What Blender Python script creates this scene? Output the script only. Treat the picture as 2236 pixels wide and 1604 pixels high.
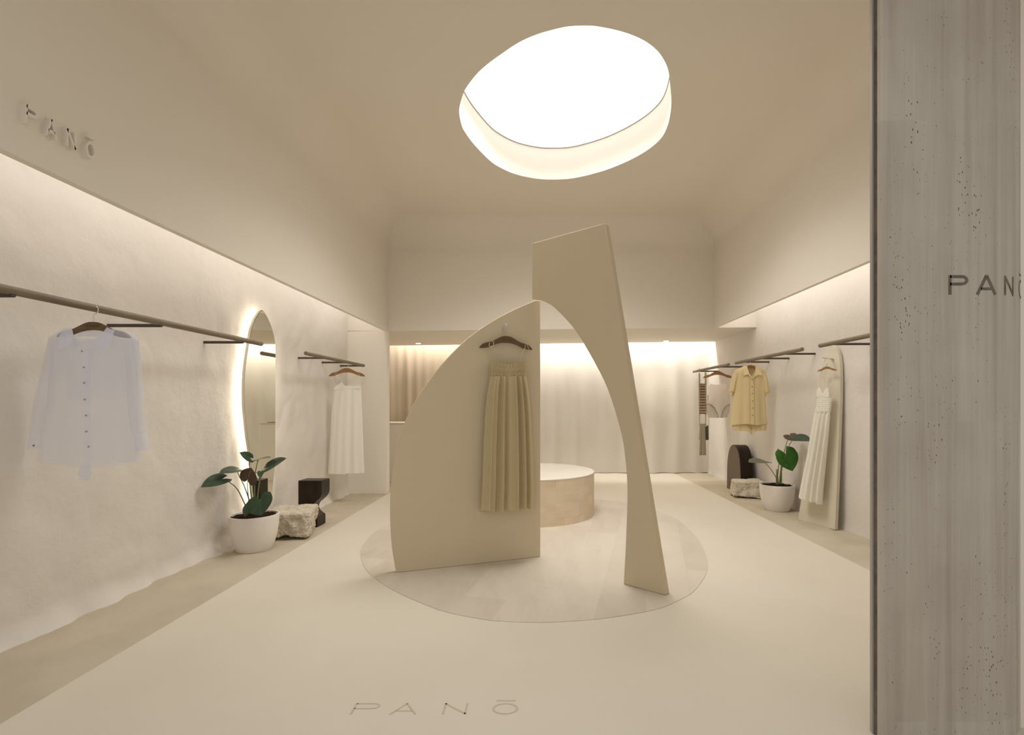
import bpy, math, random
from mathutils import Vector, noise, Matrix
random.seed(7)
for o in list(bpy.data.objects): bpy.data.objects.remove(o)
SC = bpy.context.scene
COL = SC.collection
PI = math.pi

# ------------------------------------------------------------------ camera, world, lights, exposure
F, CX, CY, EYE = 1100.0, 1180.0, 880.0, 1.3      # focal length and vanishing point in pixels of the 2236x1604 frame, eye height
cam = bpy.data.cameras.new('camera'); camo = bpy.data.objects.new('camera', cam); COL.objects.link(camo)
camo.location = (0, 0, EYE); camo.rotation_euler = (PI/2, 0, 0)
cam.sensor_width = 36; cam.lens = F/2236*36
cam.shift_x = -(CX-1118)/2236; cam.shift_y = (CY-802)/2236
cam.clip_start = 0.05
SC.camera = camo
w = bpy.data.worlds.new('mall_ambience'); SC.world = w; w.use_nodes = True
w.node_tree.nodes['Background'].inputs[0].default_value = (1.0, 0.97, 0.93, 1)
w.node_tree.nodes['Background'].inputs[1].default_value = 0.42
SC.view_settings.view_transform = 'Standard'; SC.view_settings.look = 'None'
SC.view_settings.exposure = 0.55; SC.view_settings.gamma = 1.0
SC.view_settings.use_curve_mapping = False

def area(name, loc, rot, sx, sy, power, col):
    l = bpy.data.lights.new(name, 'AREA'); l.shape = 'RECTANGLE'; l.size = sx; l.size_y = sy
    l.energy = power; l.color = col
    o = bpy.data.objects.new(name, l); COL.objects.link(o); o.location = loc; o.rotation_euler = rot
    return o
WARM = (1.0, 0.90, 0.76)
LEDC = (1.0, 0.97, 0.95)
P_SKY = 1.35
P_COVE = 12; P_BACK = 44; P_SLOT = 5; P_DAY = 43
# LED strips hidden in the coves behind the two bulkheads, over the curtains and over the back counter
area('cove_led_left',  (-2.30, 4.6, 2.84), (0, math.radians(48), 0), 0.22, 5.3, P_COVE, LEDC)
area('cove_led_right', (2.63, 4.6, 2.84), (0, math.radians(-48), 0), 0.22, 5.3, P_COVE, LEDC)
day = area('skylight_panel', (0.15, 4.62, 4.235), (0, 0, 0), 1.45, 1.75, P_DAY, (1.0, .975, .94))  # extra lamp added under the diffuser to send its light into the room
day.data.shape = 'ELLIPSE'; day.data.spread = math.radians(128)
area('curtain_led', (0.15, 9.10, 2.62), (math.radians(14), 0, 0), 5.8, 0.06, P_BACK, LEDC)

# ------------------------------------------------------------------ pixel -> place helpers
def ray(px, py): return ((px-CX)/F, 1.0, (CY-py)/F)
def at(px, py, Y):
    d = ray(px, py); return Vector((d[0]*Y, Y, EYE+d[2]*Y))
def atX(px, py, X):
    Y = X*F/(px-CX); return at(px, py, Y)
def atZ(px, py, z=0.0):
    Y = (z-EYE)*F/(CY-py); return at(px, py, Y)
class Plane:
    """upright plane through O, heading rot; front faces the street; lean tips it backwards with height"""
    def __init__(s, X, Y, rot=0.0, lean=0.0, z0=0.0):
        s.X, s.Y, s.rot, s.lean, s.z0 = X, Y, rot, lean, z0
        s.c, s.s = math.cos(rot), math.sin(rot)
    def uv(s, px, py):
        d = ray(px, py); off = 0.0
        for _ in range(6):
            ox, oy = s.X - s.s*off, s.Y + s.c*off
            # O + u*s = d*t
            det = s.c*(-d[1]) - s.s*(-d[0])
            u = ((-ox)*(-d[1]) - (-oy)*(-d[0]))/det
            t = (oy + u*s.s)/d[1]
            z = EYE + d[2]*t
            off = (z-s.z0)*s.lean
        return u, z
    def pt(s, u, z, n=0.0):
        """n > 0 comes forward, toward the street"""
        off = (z-s.z0)*s.lean - n
        return Vector((s.X+u*s.c-s.s*off, s.Y+u*s.s+s.c*off, z))
    def p(s, px, py, n=0.0):
        u, z = s.uv(px, py); return s.pt(u, z, n)

# ------------------------------------------------------------------ mesh builder
ORG = {}
class MB:
    def __init__(s): s.v = []; s.f = []; s.uv = None
    def add(s, vs, fs):
        b = len(s.v); s.v += [Vector(x) for x in vs]; s.f += [tuple(b+i for i in f) for f in fs]; return s
    def box(s, a, b):
        x0,y0,z0 = a; x1,y1,z1 = b
        return s.add([(x0,y0,z0),(x1,y0,z0),(x1,y1,z0),(x0,y1,z0),(x0,y0,z1),(x1,y0,z1),(x1,y1,z1),(x0,y1,z1)],
              [(3,2,1,0),(4,5,6,7),(0,1,5,4),(1,2,6,5),(2,3,7,6),(3,0,4,7)])
    def prism(s, pts, vec, caps=True):
        """closed polygon of 3-D points, extruded by vec"""
        n = len(pts); vec = Vector(vec); a = [Vector(p) for p in pts]
        fs = [(i, (i+1) % n, n+(i+1) % n, n+i) for i in range(n)]
        if caps: fs += [tuple(range(n-1, -1, -1)), tuple(range(n, 2*n))]
        return s.add(a+[p+vec for p in a], fs)
    def tube(s, pts, r, n=10, caps=True, flat=None):
        pts = [Vector(p) for p in pts]; m = len(pts)
        rr = r if isinstance(r, (list, tuple)) else [r]*m
        base = len(s.v); up = None; vs = []; fs = []
        for i, p in enumerate(pts):
            t = (pts[min(i+1, m-1)]-pts[max(i-1, 0)]).normalized()
            if up is None:
                up = Vector((0, 0, 1)) if abs(t.z) < .9 else Vector((0, 1, 0))
            a = t.cross(up).normalized(); b = a.cross(t).normalized(); up = b
            for k in range(n):
                an = 2*PI*k/n; vs.append(p+(a*math.cos(an)+b*math.sin(an))*rr[i])
        for i in range(m-1):
            for k in range(n):
                fs.append((i*n+k, i*n+(k+1) % n, (i+1)*n+(k+1) % n, (i+1)*n+k))
        if caps: fs += [tuple(range(n-1, -1, -1)), tuple(range((m-1)*n, m*n))]
        return s.add(vs, fs)
    def lathe(s, prof, c, n=64):
        cx, cy, cz = c; vs = []; fs = []; m = len(prof)
        for r, z in prof:
            for k in range(n):
                a = 2*PI*k/n; vs.append((cx+r*math.cos(a), cy+r*math.sin(a), cz+z))
        for i in range(m-1):
            for k in range(n): fs.append((i*n+k, i*n+(k+1) % n, (i+1)*n+(k+1) % n, (i+1)*n+k))
        return s.add(vs, fs)
    def grid(s, nu, nv, fn, closed=False):
        vs = [fn(i/(nu-1) if not closed else i/nu, j/(nv-1)) for j in range(nv) for i in range(nu)]
        fs = []
        for j in range(nv-1):
            for i in range(nu if closed else nu-1):
                i2 = (i+1) % nu; fs.append((j*nu+i, j*nu+i2, (j+1)*nu+i2, (j+1)*nu+i))
        return s.add(vs, fs)
    def build(s, name, mat, parent=None, smooth=True, angle=40, bevel=0, origin=None, uv=None):
        org = ORG[parent.name] if parent else Vector(origin if origin is not None else (0, 0, 0))
        me = bpy.data.meshes.new(name)
        me.from_pydata([tuple(v-org) for v in s.v], [], s.f); me.validate()
        me.materials.append(mat)
        if uv:
            l = me.uv_layers.new(name='UVMap')
            for lp in me.loops: l.data[lp.index].uv = uv[lp.vertex_index]
        if smooth:
            me.polygons.foreach_set('use_smooth', [True]*len(me.polygons))
            me.set_sharp_from_angle(angle=math.radians(angle))
        o = bpy.data.objects.new(name, me); COL.objects.link(o)
        if parent: o.parent = parent
        else: o.location = org
        ORG[o.name] = org
        if bevel:
            b = o.modifiers.new('bevel', 'BEVEL'); b.width = bevel; b.segments = 2; b.limit_method = 'ANGLE'; b.angle_limit = math.radians(50)
        return o
def tag(o, label, cat, group=None, kind=None):
    o['label'] = label; o['category'] = cat
    if group: o['group'] = group
    if kind: o['kind'] = kind
    return o
def thing(name, loc, label, cat, group=None):
    o = bpy.data.objects.new(name, None); COL.objects.link(o); o.location = loc; o.empty_display_size = .1
    ORG[o.name] = Vector(loc); return tag(o, label, cat, group)
def struct(o): o['kind'] = 'structure'; return o
def lerp(a, b, t): return a+(b-a)*t
def interp(tab, t):
    """tab rows [key, values...] -> values at key t (smoothed)"""
    if t <= tab[0][0]: return list(tab[0][1:])
    for a, b in zip(tab, tab[1:]):
        if t <= b[0]:
            k = (t-a[0])/(b[0]-a[0]+1e-9)
            return [lerp(x, y, k) for x, y in zip(a[1:], b[1:])]
    return list(tab[-1][1:])
def spline(pts, n=8, closed=False):
    P = [Vector(p) for p in pts]; out = []; m = len(P)
    for i in range(m if closed else m-1):
        if closed: a, b, c, d = P[i-1], P[i], P[(i+1) % m], P[(i+2) % m]
        else: a, b, c, d = P[max(i-1, 0)], P[i], P[i+1], P[min(i+2, m-1)]
        for k in range(n):
            t = k/n
            out.append(.5*((2*b)+(c-a)*t+(2*a-5*b+4*c-d)*t*t+(3*b-a-3*c+d)*t**3))
    if not closed: out.append(P[-1])
    return out

# ------------------------------------------------------------------ materials
def srgb(r, g, b):
    f = lambda c: (c/255/12.92 if c/255 <= .04045 else ((c/255+.055)/1.055)**2.4)
    return (f(r), f(g), f(b), 1)
class Mat:
    def __init__(s, name, col, rough=.8, metal=0.0, spec=.3):
        s.m = bpy.data.materials.new(name); s.m.use_nodes = True; s.nt = s.m.node_tree
        s.b = s.nt.nodes['Principled BSDF']; s.out = s.nt.nodes['Material Output']
        s.b.inputs['Base Color'].default_value = col; s.b.inputs['Roughness'].default_value = rough
        s.b.inputs['Metallic'].default_value = metal; s.b.inputs['Specular IOR Level'].default_value = spec
        s.col = col
    def n(s, t, **k):
        x = s.nt.nodes.new(t)
        for a, v in k.items():
            if a in x.inputs: x.inputs[a].default_value = v
            else: setattr(x, a, v)
        return x
    def L(s, a, b): s.nt.links.new(a, b)
    def coord(s, scale=(1, 1, 1), kind='Object', rot=(0, 0, 0)):
        tc = s.n('ShaderNodeTexCoord'); mp = s.n('ShaderNodeMapping')
        mp.inputs['Scale'].default_value = scale; mp.inputs['Rotation'].default_value = rot
        s.L(tc.outputs[kind], mp.inputs['Vector']); return mp.outputs['Vector']
    def noise(s, vec, scale, detail=4, rough=.55, dist=0):
        x = s.n('ShaderNodeTexNoise'); x.inputs['Scale'].default_value = scale; x.inputs['Detail'].default_value = detail
        x.inputs['Roughness'].default_value = rough; x.inputs['Distortion'].default_value = dist
        s.L(vec, x.inputs['Vector']); return x.outputs['Fac']
    def ramp(s, fac, stops):
        r = s.n('ShaderNodeValToRGB'); e = r.color_ramp.elements
        while len(e) > 1: e.remove(e[-1])
        e[0].position = stops[0][0]; e[0].color = stops[0][1]
        for p, c in stops[1:]:
            q = e.new(p); q.color = c
        s.L(fac, r.inputs['Fac']); return r.outputs['Color']
    def mix(s, fac, a, b, mode='MIX'):
        x = s.n('ShaderNodeMix'); x.data_type = 'RGBA'; x.blend_type = mode
        for sock, v in ((x.inputs[0], fac), (x.inputs[6], a), (x.inputs[7], b)):
            if hasattr(v, 'links') or hasattr(v, 'is_linked'): s.L(v, sock)
            else: sock.default_value = v
        return x.outputs[2]
    def base(s, c): s.L(c, s.b.inputs['Base Color'])
    def bump(s, h, strength=.3, dist=.01, prev=None):
        b = s.n('ShaderNodeBump'); b.inputs['Strength'].default_value = strength; b.inputs['Distance'].default_value = dist
        s.L(h, b.inputs['Height'])
        if prev: s.L(prev, b.inputs['Normal'])
        s.L(b.outputs['Normal'], s.b.inputs['Normal']); return b.outputs['Normal']
def mottled(name, c1, c2, scale=1.5, rough=.85, bumpk=.15, bscale=60, spec=.2, bdist=.004):
    m = Mat(name, c1, rough, spec=spec); v = m.coord()
    f = m.noise(v, scale, 5); m.base(m.ramp(f, [(.35, c1), (.65, c2)]))
    m.bump(m.noise(v, bscale, 5), bumpk, bdist); return m.m
PLASTER = (0.775, 0.690, 0.575, 1)
M = {}
M['paint'] = mottled('smooth_plaster', (.845, .785, .69, 1), (.855, .795, .70, 1), .8, .9, .03)
M['trowel'] = mottled('troweled_plaster', (.70, .65, .585, 1), (.74, .69, .625, 1), 1.1, .85, .5, 11, bdist=.014)
M['floor'] = mottled('microcement_floor', (.665, .605, .50, 1), (.695, .635, .53, 1), .9, .62, .03, spec=.25)
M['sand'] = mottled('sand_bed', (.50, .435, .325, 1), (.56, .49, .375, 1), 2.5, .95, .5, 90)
M['panel'] = mottled('panel_lacquer', (.70, .595, .42, 1), (.71, .605, .43, 1), .6, .75, .02)
M['board'] = mottled('board_lacquer', (.66, .60, .47, 1), (.68, .62, .49, 1), .6, .7, .02)
def simple(name, c, r=.5, metal=0, spec=.4): return Mat(name, c, r, metal, spec).m
M['chrome'] = simple('polished_nickel', (.75, .73, .68, 1), .18, 1)
M['mirror'] = simple('mirror_glass', (.80, .79, .70, 1), .02, 1)
M['black'] = simple('black_rubber', (.03, .028, .026, 1), .6)
M['alu'] = simple('frame_metal', (.42, .40, .37, 1), .45)
M['pot'] = mottled('white_ceramic', (.80, .74, .67, 1), (.83, .77, .70, 1), 1, .7, .03)
M['string'] = simple('cord_white', (.75, .70, .58, 1), .8)
M['linencord'] = simple('cord_linen', (.62, .52, .33, 1), .8)
M['button'] = simple('button_shell', (.28, .24, .17, 1), .4)
M['button_grey'] = simple('button_pearl', (.36, .35, .36, 1), .4)
M['engrave'] = simple('engraved_stone', (.56, .47, .37, 1), .8)  # darker stone tone painted for the shade in carved letters
M['engrave_dark'] = mottled('engraved_stone_dark', (.13, .115, .09, 1), (.20, .175, .14, 1), 25, .9, .3)  # dark tone painted for shade in carved letters and the pillar gap
M['brand'] = simple('burnt_mark', (.09, .05, .02, 1), .7)
def emis(name, c, s):
    m = bpy.data.materials.new(name); m.use_nodes = True; nt = m.node_tree; nt.nodes.clear()
    e = nt.nodes.new('ShaderNodeEmission'); o = nt.nodes.new('ShaderNodeOutputMaterial')
    e.inputs[0].default_value = c; e.inputs[1].default_value = s; nt.links.new(e.outputs[0], o.inputs[0]); return m
M['sky'] = emis('skylight_diffuser', (1.0, .975, .94, 1), P_SKY)
M['led'] = emis('led_strip', (1, .90, .76, 1), 16)
M['spot'] = emis('downlight_lens', (1, .92, .8, 1), 9)
def wood(name, c1, c2, c3, sc=(3, 60, 60), rough=.45):
    m = Mat(name, c2, rough); v = m.coord(sc)
    m.base(m.ramp(m.noise(v, 1.0, 5, .6, .4), [(.3, c1), (.5, c2), (.7, c3)])); m.bump(m.noise(v, 2.0, 4), .08, .002); return m.m
M['hanger'] = wood('hanger_oak', (.21, .105, .04, 1), (.29, .15, .06, 1), (.36, .19, .08, 1), (12, 60, 60))
M['hanger_dark'] = wood('hanger_walnut', (.12, .075, .035, 1), (.16, .10, .048, 1), (.2, .13, .065, 1), (12, 60, 60))
M['rail'] = wood('rail_bronze', (.155, .118, .075, 1), (.20, .158, .105, 1), (.25, .20, .14, 1), (60, 3, 60), .5)
M['bracket'] = simple('bracket_dark_bronze', (.07, .05, .033, 1), .5)
m = Mat('dark_walnut_stain', (.05, .032, .018, 1), .33, spec=.25); v = m.coord((8, 8, 2))
m.base(m.ramp(m.noise(v, 2, 6, .6, .5), [(.3, (.010, .006, .003, 1)), (.7, (.030, .018, .009, 1))])); m.bump(m.noise(v, 12, 4), .06, .003); M['dark'] = m.m
m = Mat('satin_brown_face', (.14, .1, .065, 1), .55, spec=.5); M['brownface'] = m.m  # lighter copy for the stool's lit face; true brown on the tray
# limestone
m = Mat('rough_limestone', (.6, .5, .36, 1), .95, spec=.1); v = m.coord()
m.base(m.ramp(m.noise(v, 16, 8, .7), [(.25, (.42, .32, .20, 1)), (.40, (.68, .58, .44, 1)), (.6, (.82, .75, .61, 1))]))
m.bump(m.noise(v, 38, 9, .75), .9, .02); M['stone'] = m.m
m = Mat('potting_soil', (.03, .018, .01, 1), 1, spec=.05); v = m.coord()
m.base(m.ramp(m.noise(v, 60, 4), [(.4, (.018, .010, .006, 1)), (.65, (.075, .045, .025, 1))])); m.bump(m.noise(v, 90, 5), 1, .02); M['soil'] = m.m
# travertine blocks (podium and round inlay)
def travertine(name, planks, rot):
    m = Mat(name, (.7, .6, .45, 1), .5, spec=.35); v = m.coord(rot=rot)
    br = m.n('ShaderNodeTexBrick'); br.offset = .43; br.inputs['Scale'].default_value = 1
    br.inputs['Brick Width'].default_value = planks[0]; br.inputs['Row Height'].default_value = planks[1]
    br.inputs['Mortar Size'].default_value = .0012; br.inputs['Bias'].default_value = 0
    br.inputs['Color1'].default_value = planks[2]; br.inputs['Color2'].default_value = planks[3]; br.inputs['Mortar'].default_value = planks[4]
    m.L(v, br.inputs['Vector'])
    v2 = m.coord(planks[5])
    f = m.noise(v2, 1.0, 7, .65, .6)
    c = m.mix(.45, br.outputs['Color'], m.ramp(f, [(.3, planks[3]), (.52, planks[2]), (.7, planks[6])]))
    m.base(c); m.bump(m.noise(v2, 8, 5), .05, .003); return m.m
M['inlay'] = travertine('travertine_inlay', (.62, .30, (.635, .57, .475, 1), (.53, .46, .37, 1), (.50, .435, .35, 1), (5, 1.6, 1), (.67, .61, .52, 1)), (0, 0, PI/2+.22))
M['podium_top'] = travertine('travertine_podium_top', (.62, .30, (.73, .68, .60, 1), (.67, .61, .52, 1), (.66, .60, .51, 1), (2, 2, 1), (.77, .72, .64, 1)), (0, 0, .3))
# podium side uses cylindrical UV
m = Mat('travertine_blocks', (.62, .5, .36, 1), .6, spec=.3); tc = m.n('ShaderNodeTexCoord')
br = m.n('ShaderNodeTexBrick'); br.inputs['Scale'].default_value = 1; br.inputs['Brick Width'].default_value = .105; br.inputs['Row Height'].default_value = .082; br.offset = 0
br.inputs['Mortar Size'].default_value = .0006; br.inputs['Color1'].default_value = (.80, .68, .52, 1); br.inputs['Color2'].default_value = (.70, .58, .425, 1); br.inputs['Mortar'].default_value = (.6, .48, .35, 1)
m.L(tc.outputs['UV'], br.inputs['Vector'])
mp = m.n('ShaderNodeMapping'); mp.inputs['Scale'].default_value = (4, 14, 1); m.L(tc.outputs['UV'], mp.inputs['Vector'])
m.base(m.mix(.4, br.outputs['Color'], m.ramp(m.noise(mp.outputs[0], 1, 6, .65, .5), [(.33, (.68, .55, .40, 1)), (.5, (.79, .665, .51, 1)), (.7, (.84, .72, .56, 1))])))
M['blocks'] = m.m
# grey travertine cladding with vertical veins and pits
m = Mat('grey_travertine', (.3, .27, .23, 1), .75, spec=.2)
v = m.coord((22, 22, .55)); f = m.noise(v, 1.0, 8, .62, .25)
v3 = m.coord((1.2, 1.2, 1.2)); f3 = m.noise(v3, 2, 3)
c = m.ramp(f, [(.28, (.42, .365, .30, 1)), (.45, (.53, .475, .40, 1)), (.6, (.60, .55, .465, 1)), (.75, (.66, .60, .515, 1))])
c = m.mix(.25, c, m.ramp(f3, [(.35, (.42, .365, .31, 1)), (.65, (.68, .63, .55, 1))]))
vb = m.coord((1, 1, 1), rot=(PI/2, 0, 0))
br = m.n('ShaderNodeTexBrick'); br.inputs['Scale'].default_value = 1; br.offset = .37; br.inputs['Brick Width'].default_value = .115; br.inputs['Row Height'].default_value = 1.157
br.inputs['Mortar Size'].default_value = .0008; br.inputs['Color1'].default_value = (1, 1, 1, 1); br.inputs['Color2'].default_value = (.86, .85, .84, 1); br.inputs['Mortar'].default_value = (.93, .92, .92, 1)
mpb = m.n('ShaderNodeMapping'); mpb.inputs['Location'].default_value = (0, -1.083, 0); m.L(vb, mpb.inputs['Vector']); m.L(mpb.outputs[0], br.inputs['Vector'])
c = m.mix(.75, c, br.outputs['Color'], 'MULTIPLY')
vp = m.coord((95, 95, 38)); vo = m.n('ShaderNodeTexVoronoi'); m.L(vp, vo.inputs['Vector']); vo.inputs['Scale'].default_value = 1
vm = m.coord((9, 9, 1.6)); mask = m.noise(vm, 1, 4, .7)
mr = m.n('ShaderNodeMapRange'); m.L(mask, mr.inputs[0])
mr.inputs[1].default_value = .44; mr.inputs[2].default_value = .8; mr.inputs[3].default_value = .03; mr.inputs[4].default_value = .3
lt = m.n('ShaderNodeMath', operation='LESS_THAN'); m.L(vo.outputs['Distance'], lt.inputs[0]); m.L(mr.outputs[0], lt.inputs[1])
c = m.mix(lt.outputs[0], c, (.10, .085, .065, 1)); m.base(c)
m.bump(m.noise(m.coord((60, 60, 6)), 1, 5), .12, .004); M['pillar'] = m.m
# leaves: UV carries (side, length); veins fan from the midrib
def leafmat(name, c1, c2, vein, rough=.5, trans=.12):
    m = Mat(name, c1, rough, spec=.3); tc = m.n('ShaderNodeTexCoord'); sp = m.n('ShaderNodeSeparateXYZ'); m.L(tc.outputs['UV'], sp.inputs[0])
    ab = m.n('ShaderNodeMath', operation='ABSOLUTE'); m.L(sp.outputs[0], ab.inputs[0])
    ma = m.n('ShaderNodeMath', operation='MULTIPLY_ADD'); m.L(ab.outputs[0], ma.inputs[0]); ma.inputs[1].default_value = -.75; m.L(sp.outputs[1], ma.inputs[2])
    mu = m.n('ShaderNodeMath', operation='MULTIPLY'); m.L(ma.outputs[0], mu.inputs[0]); mu.inputs[1].default_value = 6.5
    fr = m.n('ShaderNodeMath', operation='PINGPONG'); m.L(mu.outputs[0], fr.inputs[0]); fr.inputs[1].default_value = .5
    l1 = m.n('ShaderNodeMath', operation='LESS_THAN'); m.L(fr.outputs[0], l1.inputs[0]); l1.inputs[1].default_value = .055
    l2 = m.n('ShaderNodeMath', operation='LESS_THAN'); m.L(ab.outputs[0], l2.inputs[0]); l2.inputs[1].default_value = .022
    mx = m.n('ShaderNodeMath', operation='MAXIMUM'); m.L(l1.outputs[0], mx.inputs[0]); m.L(l2.outputs[0], mx.inputs[1])
    c = m.ramp(m.noise(m.coord(), 18, 4), [(.35, c1), (.65, c2)])
    k = m.n('ShaderNodeMath', operation='MULTIPLY'); m.L(mx.outputs[0], k.inputs[0]); k.inputs[1].default_value = .6
    m.base(m.mix(k.outputs[0], c, vein)); m.bump(fr.outputs[0], .25, .006)
    return m.m
M['leaf_dark'] = leafmat('leaf_dark_green', (.022, .045, .022, 1), (.035, .07, .034, 1), (.09, .13, .07, 1))
M['leaf_green'] = leafmat('leaf_fresh_green', (.03, .11, .012, 1), (.045, .15, .02, 1), (.07, .19, .04, 1))
M['leaf_under'] = leafmat('leaf_purple_underside', (.060, .036, .024, 1), (.085, .05, .034, 1), (.34, .24, .13, 1), .5)
M['leaf_grey'] = leafmat('leaf_grey_underside', (.11, .105, .075, 1), (.15, .14, .10, 1), (.2, .18, .12, 1), .5)
M['stem'] = simple('leaf_stalk', (.17, .19, .07, 1), .5)
M['stem_base'] = simple('leaf_stalk_base', (.23, .29, .07, 1), .5)
# fabrics
def fabric(name, c, alpha=1.0, trans=.3, weave=900, bumpk=.15, stripes=None):
    m = Mat(name, c, .9, spec=.1); nt = m.nt
    col = None
    if stripes:
        axis, freq, c2, duty = stripes
        tc = m.n('ShaderNodeTexCoord'); sp = m.n('ShaderNodeSeparateXYZ'); m.L(tc.outputs['Object'], sp.inputs[0])
        mu = m.n('ShaderNodeMath', operation='MULTIPLY'); m.L(sp.outputs[axis], mu.inputs[0]); mu.inputs[1].default_value = freq
        fr = m.n('ShaderNodeMath', operation='FRACT'); m.L(mu.outputs[0], fr.inputs[0])
        lt = m.n('ShaderNodeMath', operation='LESS_THAN'); m.L(fr.outputs[0], lt.inputs[0]); lt.inputs[1].default_value = duty
        col = m.mix(lt.outputs[0], c, c2); m.base(col)
    m.bump(m.noise(m.coord(), weave/4, 3), bumpk, .0015)
    tr = m.n('ShaderNodeBsdfTranslucent'); tr.inputs['Color'].default_value = c
    if col: m.L(col, tr.inputs['Color'])
    mx = m.n('ShaderNodeMixShader'); mx.inputs[0].default_value = trans
    m.L(m.b.outputs[0], mx.inputs[1]); m.L(tr.outputs[0], mx.inputs[2]); last = mx
    if alpha < 1:
        tp = m.n('ShaderNodeBsdfTransparent'); tp.inputs[0].default_value = (1, .99, .98, 1)
        m2 = m.n('ShaderNodeMixShader'); m2.inputs[0].default_value = alpha
        m.L(tp.outputs[0], m2.inputs[1]); m.L(last.outputs[0], m2.inputs[2]); last = m2
    m.L(last.outputs[0], m.out.inputs[0]); return m.m
M['sheer'] = fabric('sheer_white_voile', (.85, .86, .92, 1), .50, .35)
M['sheer_edge'] = fabric('sheer_white_voile_doubled', (.86, .88, .97, 1), .55, .3)
M['slip'] = fabric('ivory_slip_cloth', (.95, .92, .86, 1), .85, .3)
M['linen'] = fabric('khaki_linen', (.66, .545, .335, 1), 1, .12)
M['sundress'] = fabric('ivory_cotton', (.88, .84, .74, 1), 1, .15)
M['yellow'] = fabric('butter_yellow_gauze', (.80, .66, .38, 1), 1, .18)
M['nude'] = fabric('nude_swim_knit', (.78, .70, .60, 1), 1, .1)
M['nudeback'] = fabric('nude_swim_lining', (.66, .59, .49, 1), 1, .1)
M['scarf_brown'] = fabric('brown_striped_scarf', (.62, .49, .36, 1), 1, .1, stripes=(2, 22, (.24, .15, .09, 1), .45))
M['scarf_olive'] = fabric('olive_striped_scarf', (.60, .52, .38, 1), 1, .1, stripes=(0, 34, (.22, .19, .12, 1), .35))
M['scarf_dark'] = fabric('taupe_scarf', (.17, .145, .11, 1), 1, .1)
M['curtain'] = fabric('sheer_curtain', (.90, .86, .78, 1), 1, .30, 500, .1)
M['curtain_taupe'] = fabric('taupe_curtain', (.50, .41, .30, 1), 1, .12, 500, .1)

# ================================================================== THE ROOM
XL, XR, ZC, YB, YF = -2.205, 2.50, 3.89, 7.25, 1.95
ZL, ZR = 2.341, 2.3875
XRn = 2.535
# ceiling with organic skylight opening, and a cove that rounds it into the bulkheads
rim_px = [(1015.5,195.8),(1004.9,226.6),(1003,248),(1008.4,274),(1015.5,288.2),(1034.5,314.3),(1068.8,349.8),(1093.7,366.4),(1126.9,380.6),(1169.5,389.6),(1207.4,391.8),(1252.4,388.9),(1311.7,374.7),(1359,357),(1397,338),(1425.4,319),(1446.7,297.7),(1458.6,271.7),(1464.5,243.2),(1466.1,219.5),(1464.5,195.8),(1462,172.1),(1459,153.2),(1451.4,134.2),(1437.2,112.9),(1413.5,92.8),(1382.7,77.4),(1349.6,66.7),(1316.4,59.6),(1288,56.1),(1243,57.5),(1205,65.5),(1169.5,76.2),(1134,92.1),(1098.5,115.3),(1062.9,141.3),(1039.2,163.9)]
rim = spline([atZ(x, y, ZC) for x, y in rim_px], 4, True)
ZS = 4.262
r = .38
def ring(k):
    th = PI/2*k; d = r*(1-math.cos(th)); z = ZC-r+r*math.sin(th)
    return [(XL+d, YF-.6, z), (XRn-d, YF-.6, z), (XR-d, YB-d, z), (XL+d, YB-d, z)]
bm = MB()
K = 28
rings = [ring(i/K) for i in range(K+1)]
for a, b in zip(rings, rings[1:]):
    for i in (1, 2, 3):          # right, back and left sides; the street side stays open
        j = (i+1) % 4
        n = 24
        pa = [Vector(a[i]).lerp(Vector(a[j]), t/n) for t in range(n+1)]; pb = [Vector(b[i]).lerp(Vector(b[j]), t/n) for t in range(n+1)]
        base = len(bm.v); bm.v += pa+pb
        bm.f += [(base+t, base+t+1, base+n+2+t, base+n+1+t) for t in range(n)]
# flat field between the last ring and the rim: bridge by angle
import bmesh
bb = bmesh.new()
outer = [bb.verts.new(p) for p in rings[-1]]; inner = [bb.verts.new(p) for p in rim]
es = [bb.edges.new((outer[i], outer[(i+1) % 4])) for i in range(4)] + [bb.edges.new((inner[i], inner[(i+1) % len(inner)])) for i in range(len(inner))]
bmesh.ops.triangle_fill(bb, use_beauty=True, edges=es, use_dissolve=False)
bb.verts.index_update()
base = len(bm.v); bm.v += [v.co.copy() for v in bb.verts]
bm.f += [tuple(base+v.index for v in f.verts) for f in bb.faces]; bb.free()
n = len(rim); base = len(bm.v); bm.v += list(rim)+[Vector((p.x, p.y, ZS)) for p in rim]
bm.f += [(base+i, base+(i+1) % n, base+n+(i+1) % n, base+n+i) for i in range(n)]
ceil = struct(bm.build('ceiling', M['paint'], angle=30))
# glowing diffuser behind a thin shadow line
c0 = sum(rim, Vector())/n
lamp = thing('skylight_lamp', (c0.x, c0.y, ZS), 'glowing white egg-shaped skylight diffuser set in the ceiling above the arch panels', 'ceiling light')
MB().prism([Vector((p.x, p.y, ZS-.006)) for p in rim][::-1], (0, 0, .02)).build('diffuser', M['sky'], lamp)
fr = MB()
pin = [c0+(p-c0)*.992 for p in rim]
for zz, (A, B) in ((ZS-.012, (rim, pin)),):
    base = len(fr.v); fr.v += [Vector((p.x, p.y, zz)) for p in A]+[Vector((p.x, p.y, zz)) for p in B]+[Vector((p.x, p.y, zz+.01)) for p in B]
    fr.f += [(base+i, base+(i+1) % n, base+n+(i+1) % n, base+n+i) for i in range(n)]+[(base+n+i, base+n+(i+1) % n, base+2*n+(i+1) % n, base+2*n+i) for i in range(n)]
fr.build('frame', M['alu'], lamp)

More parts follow.
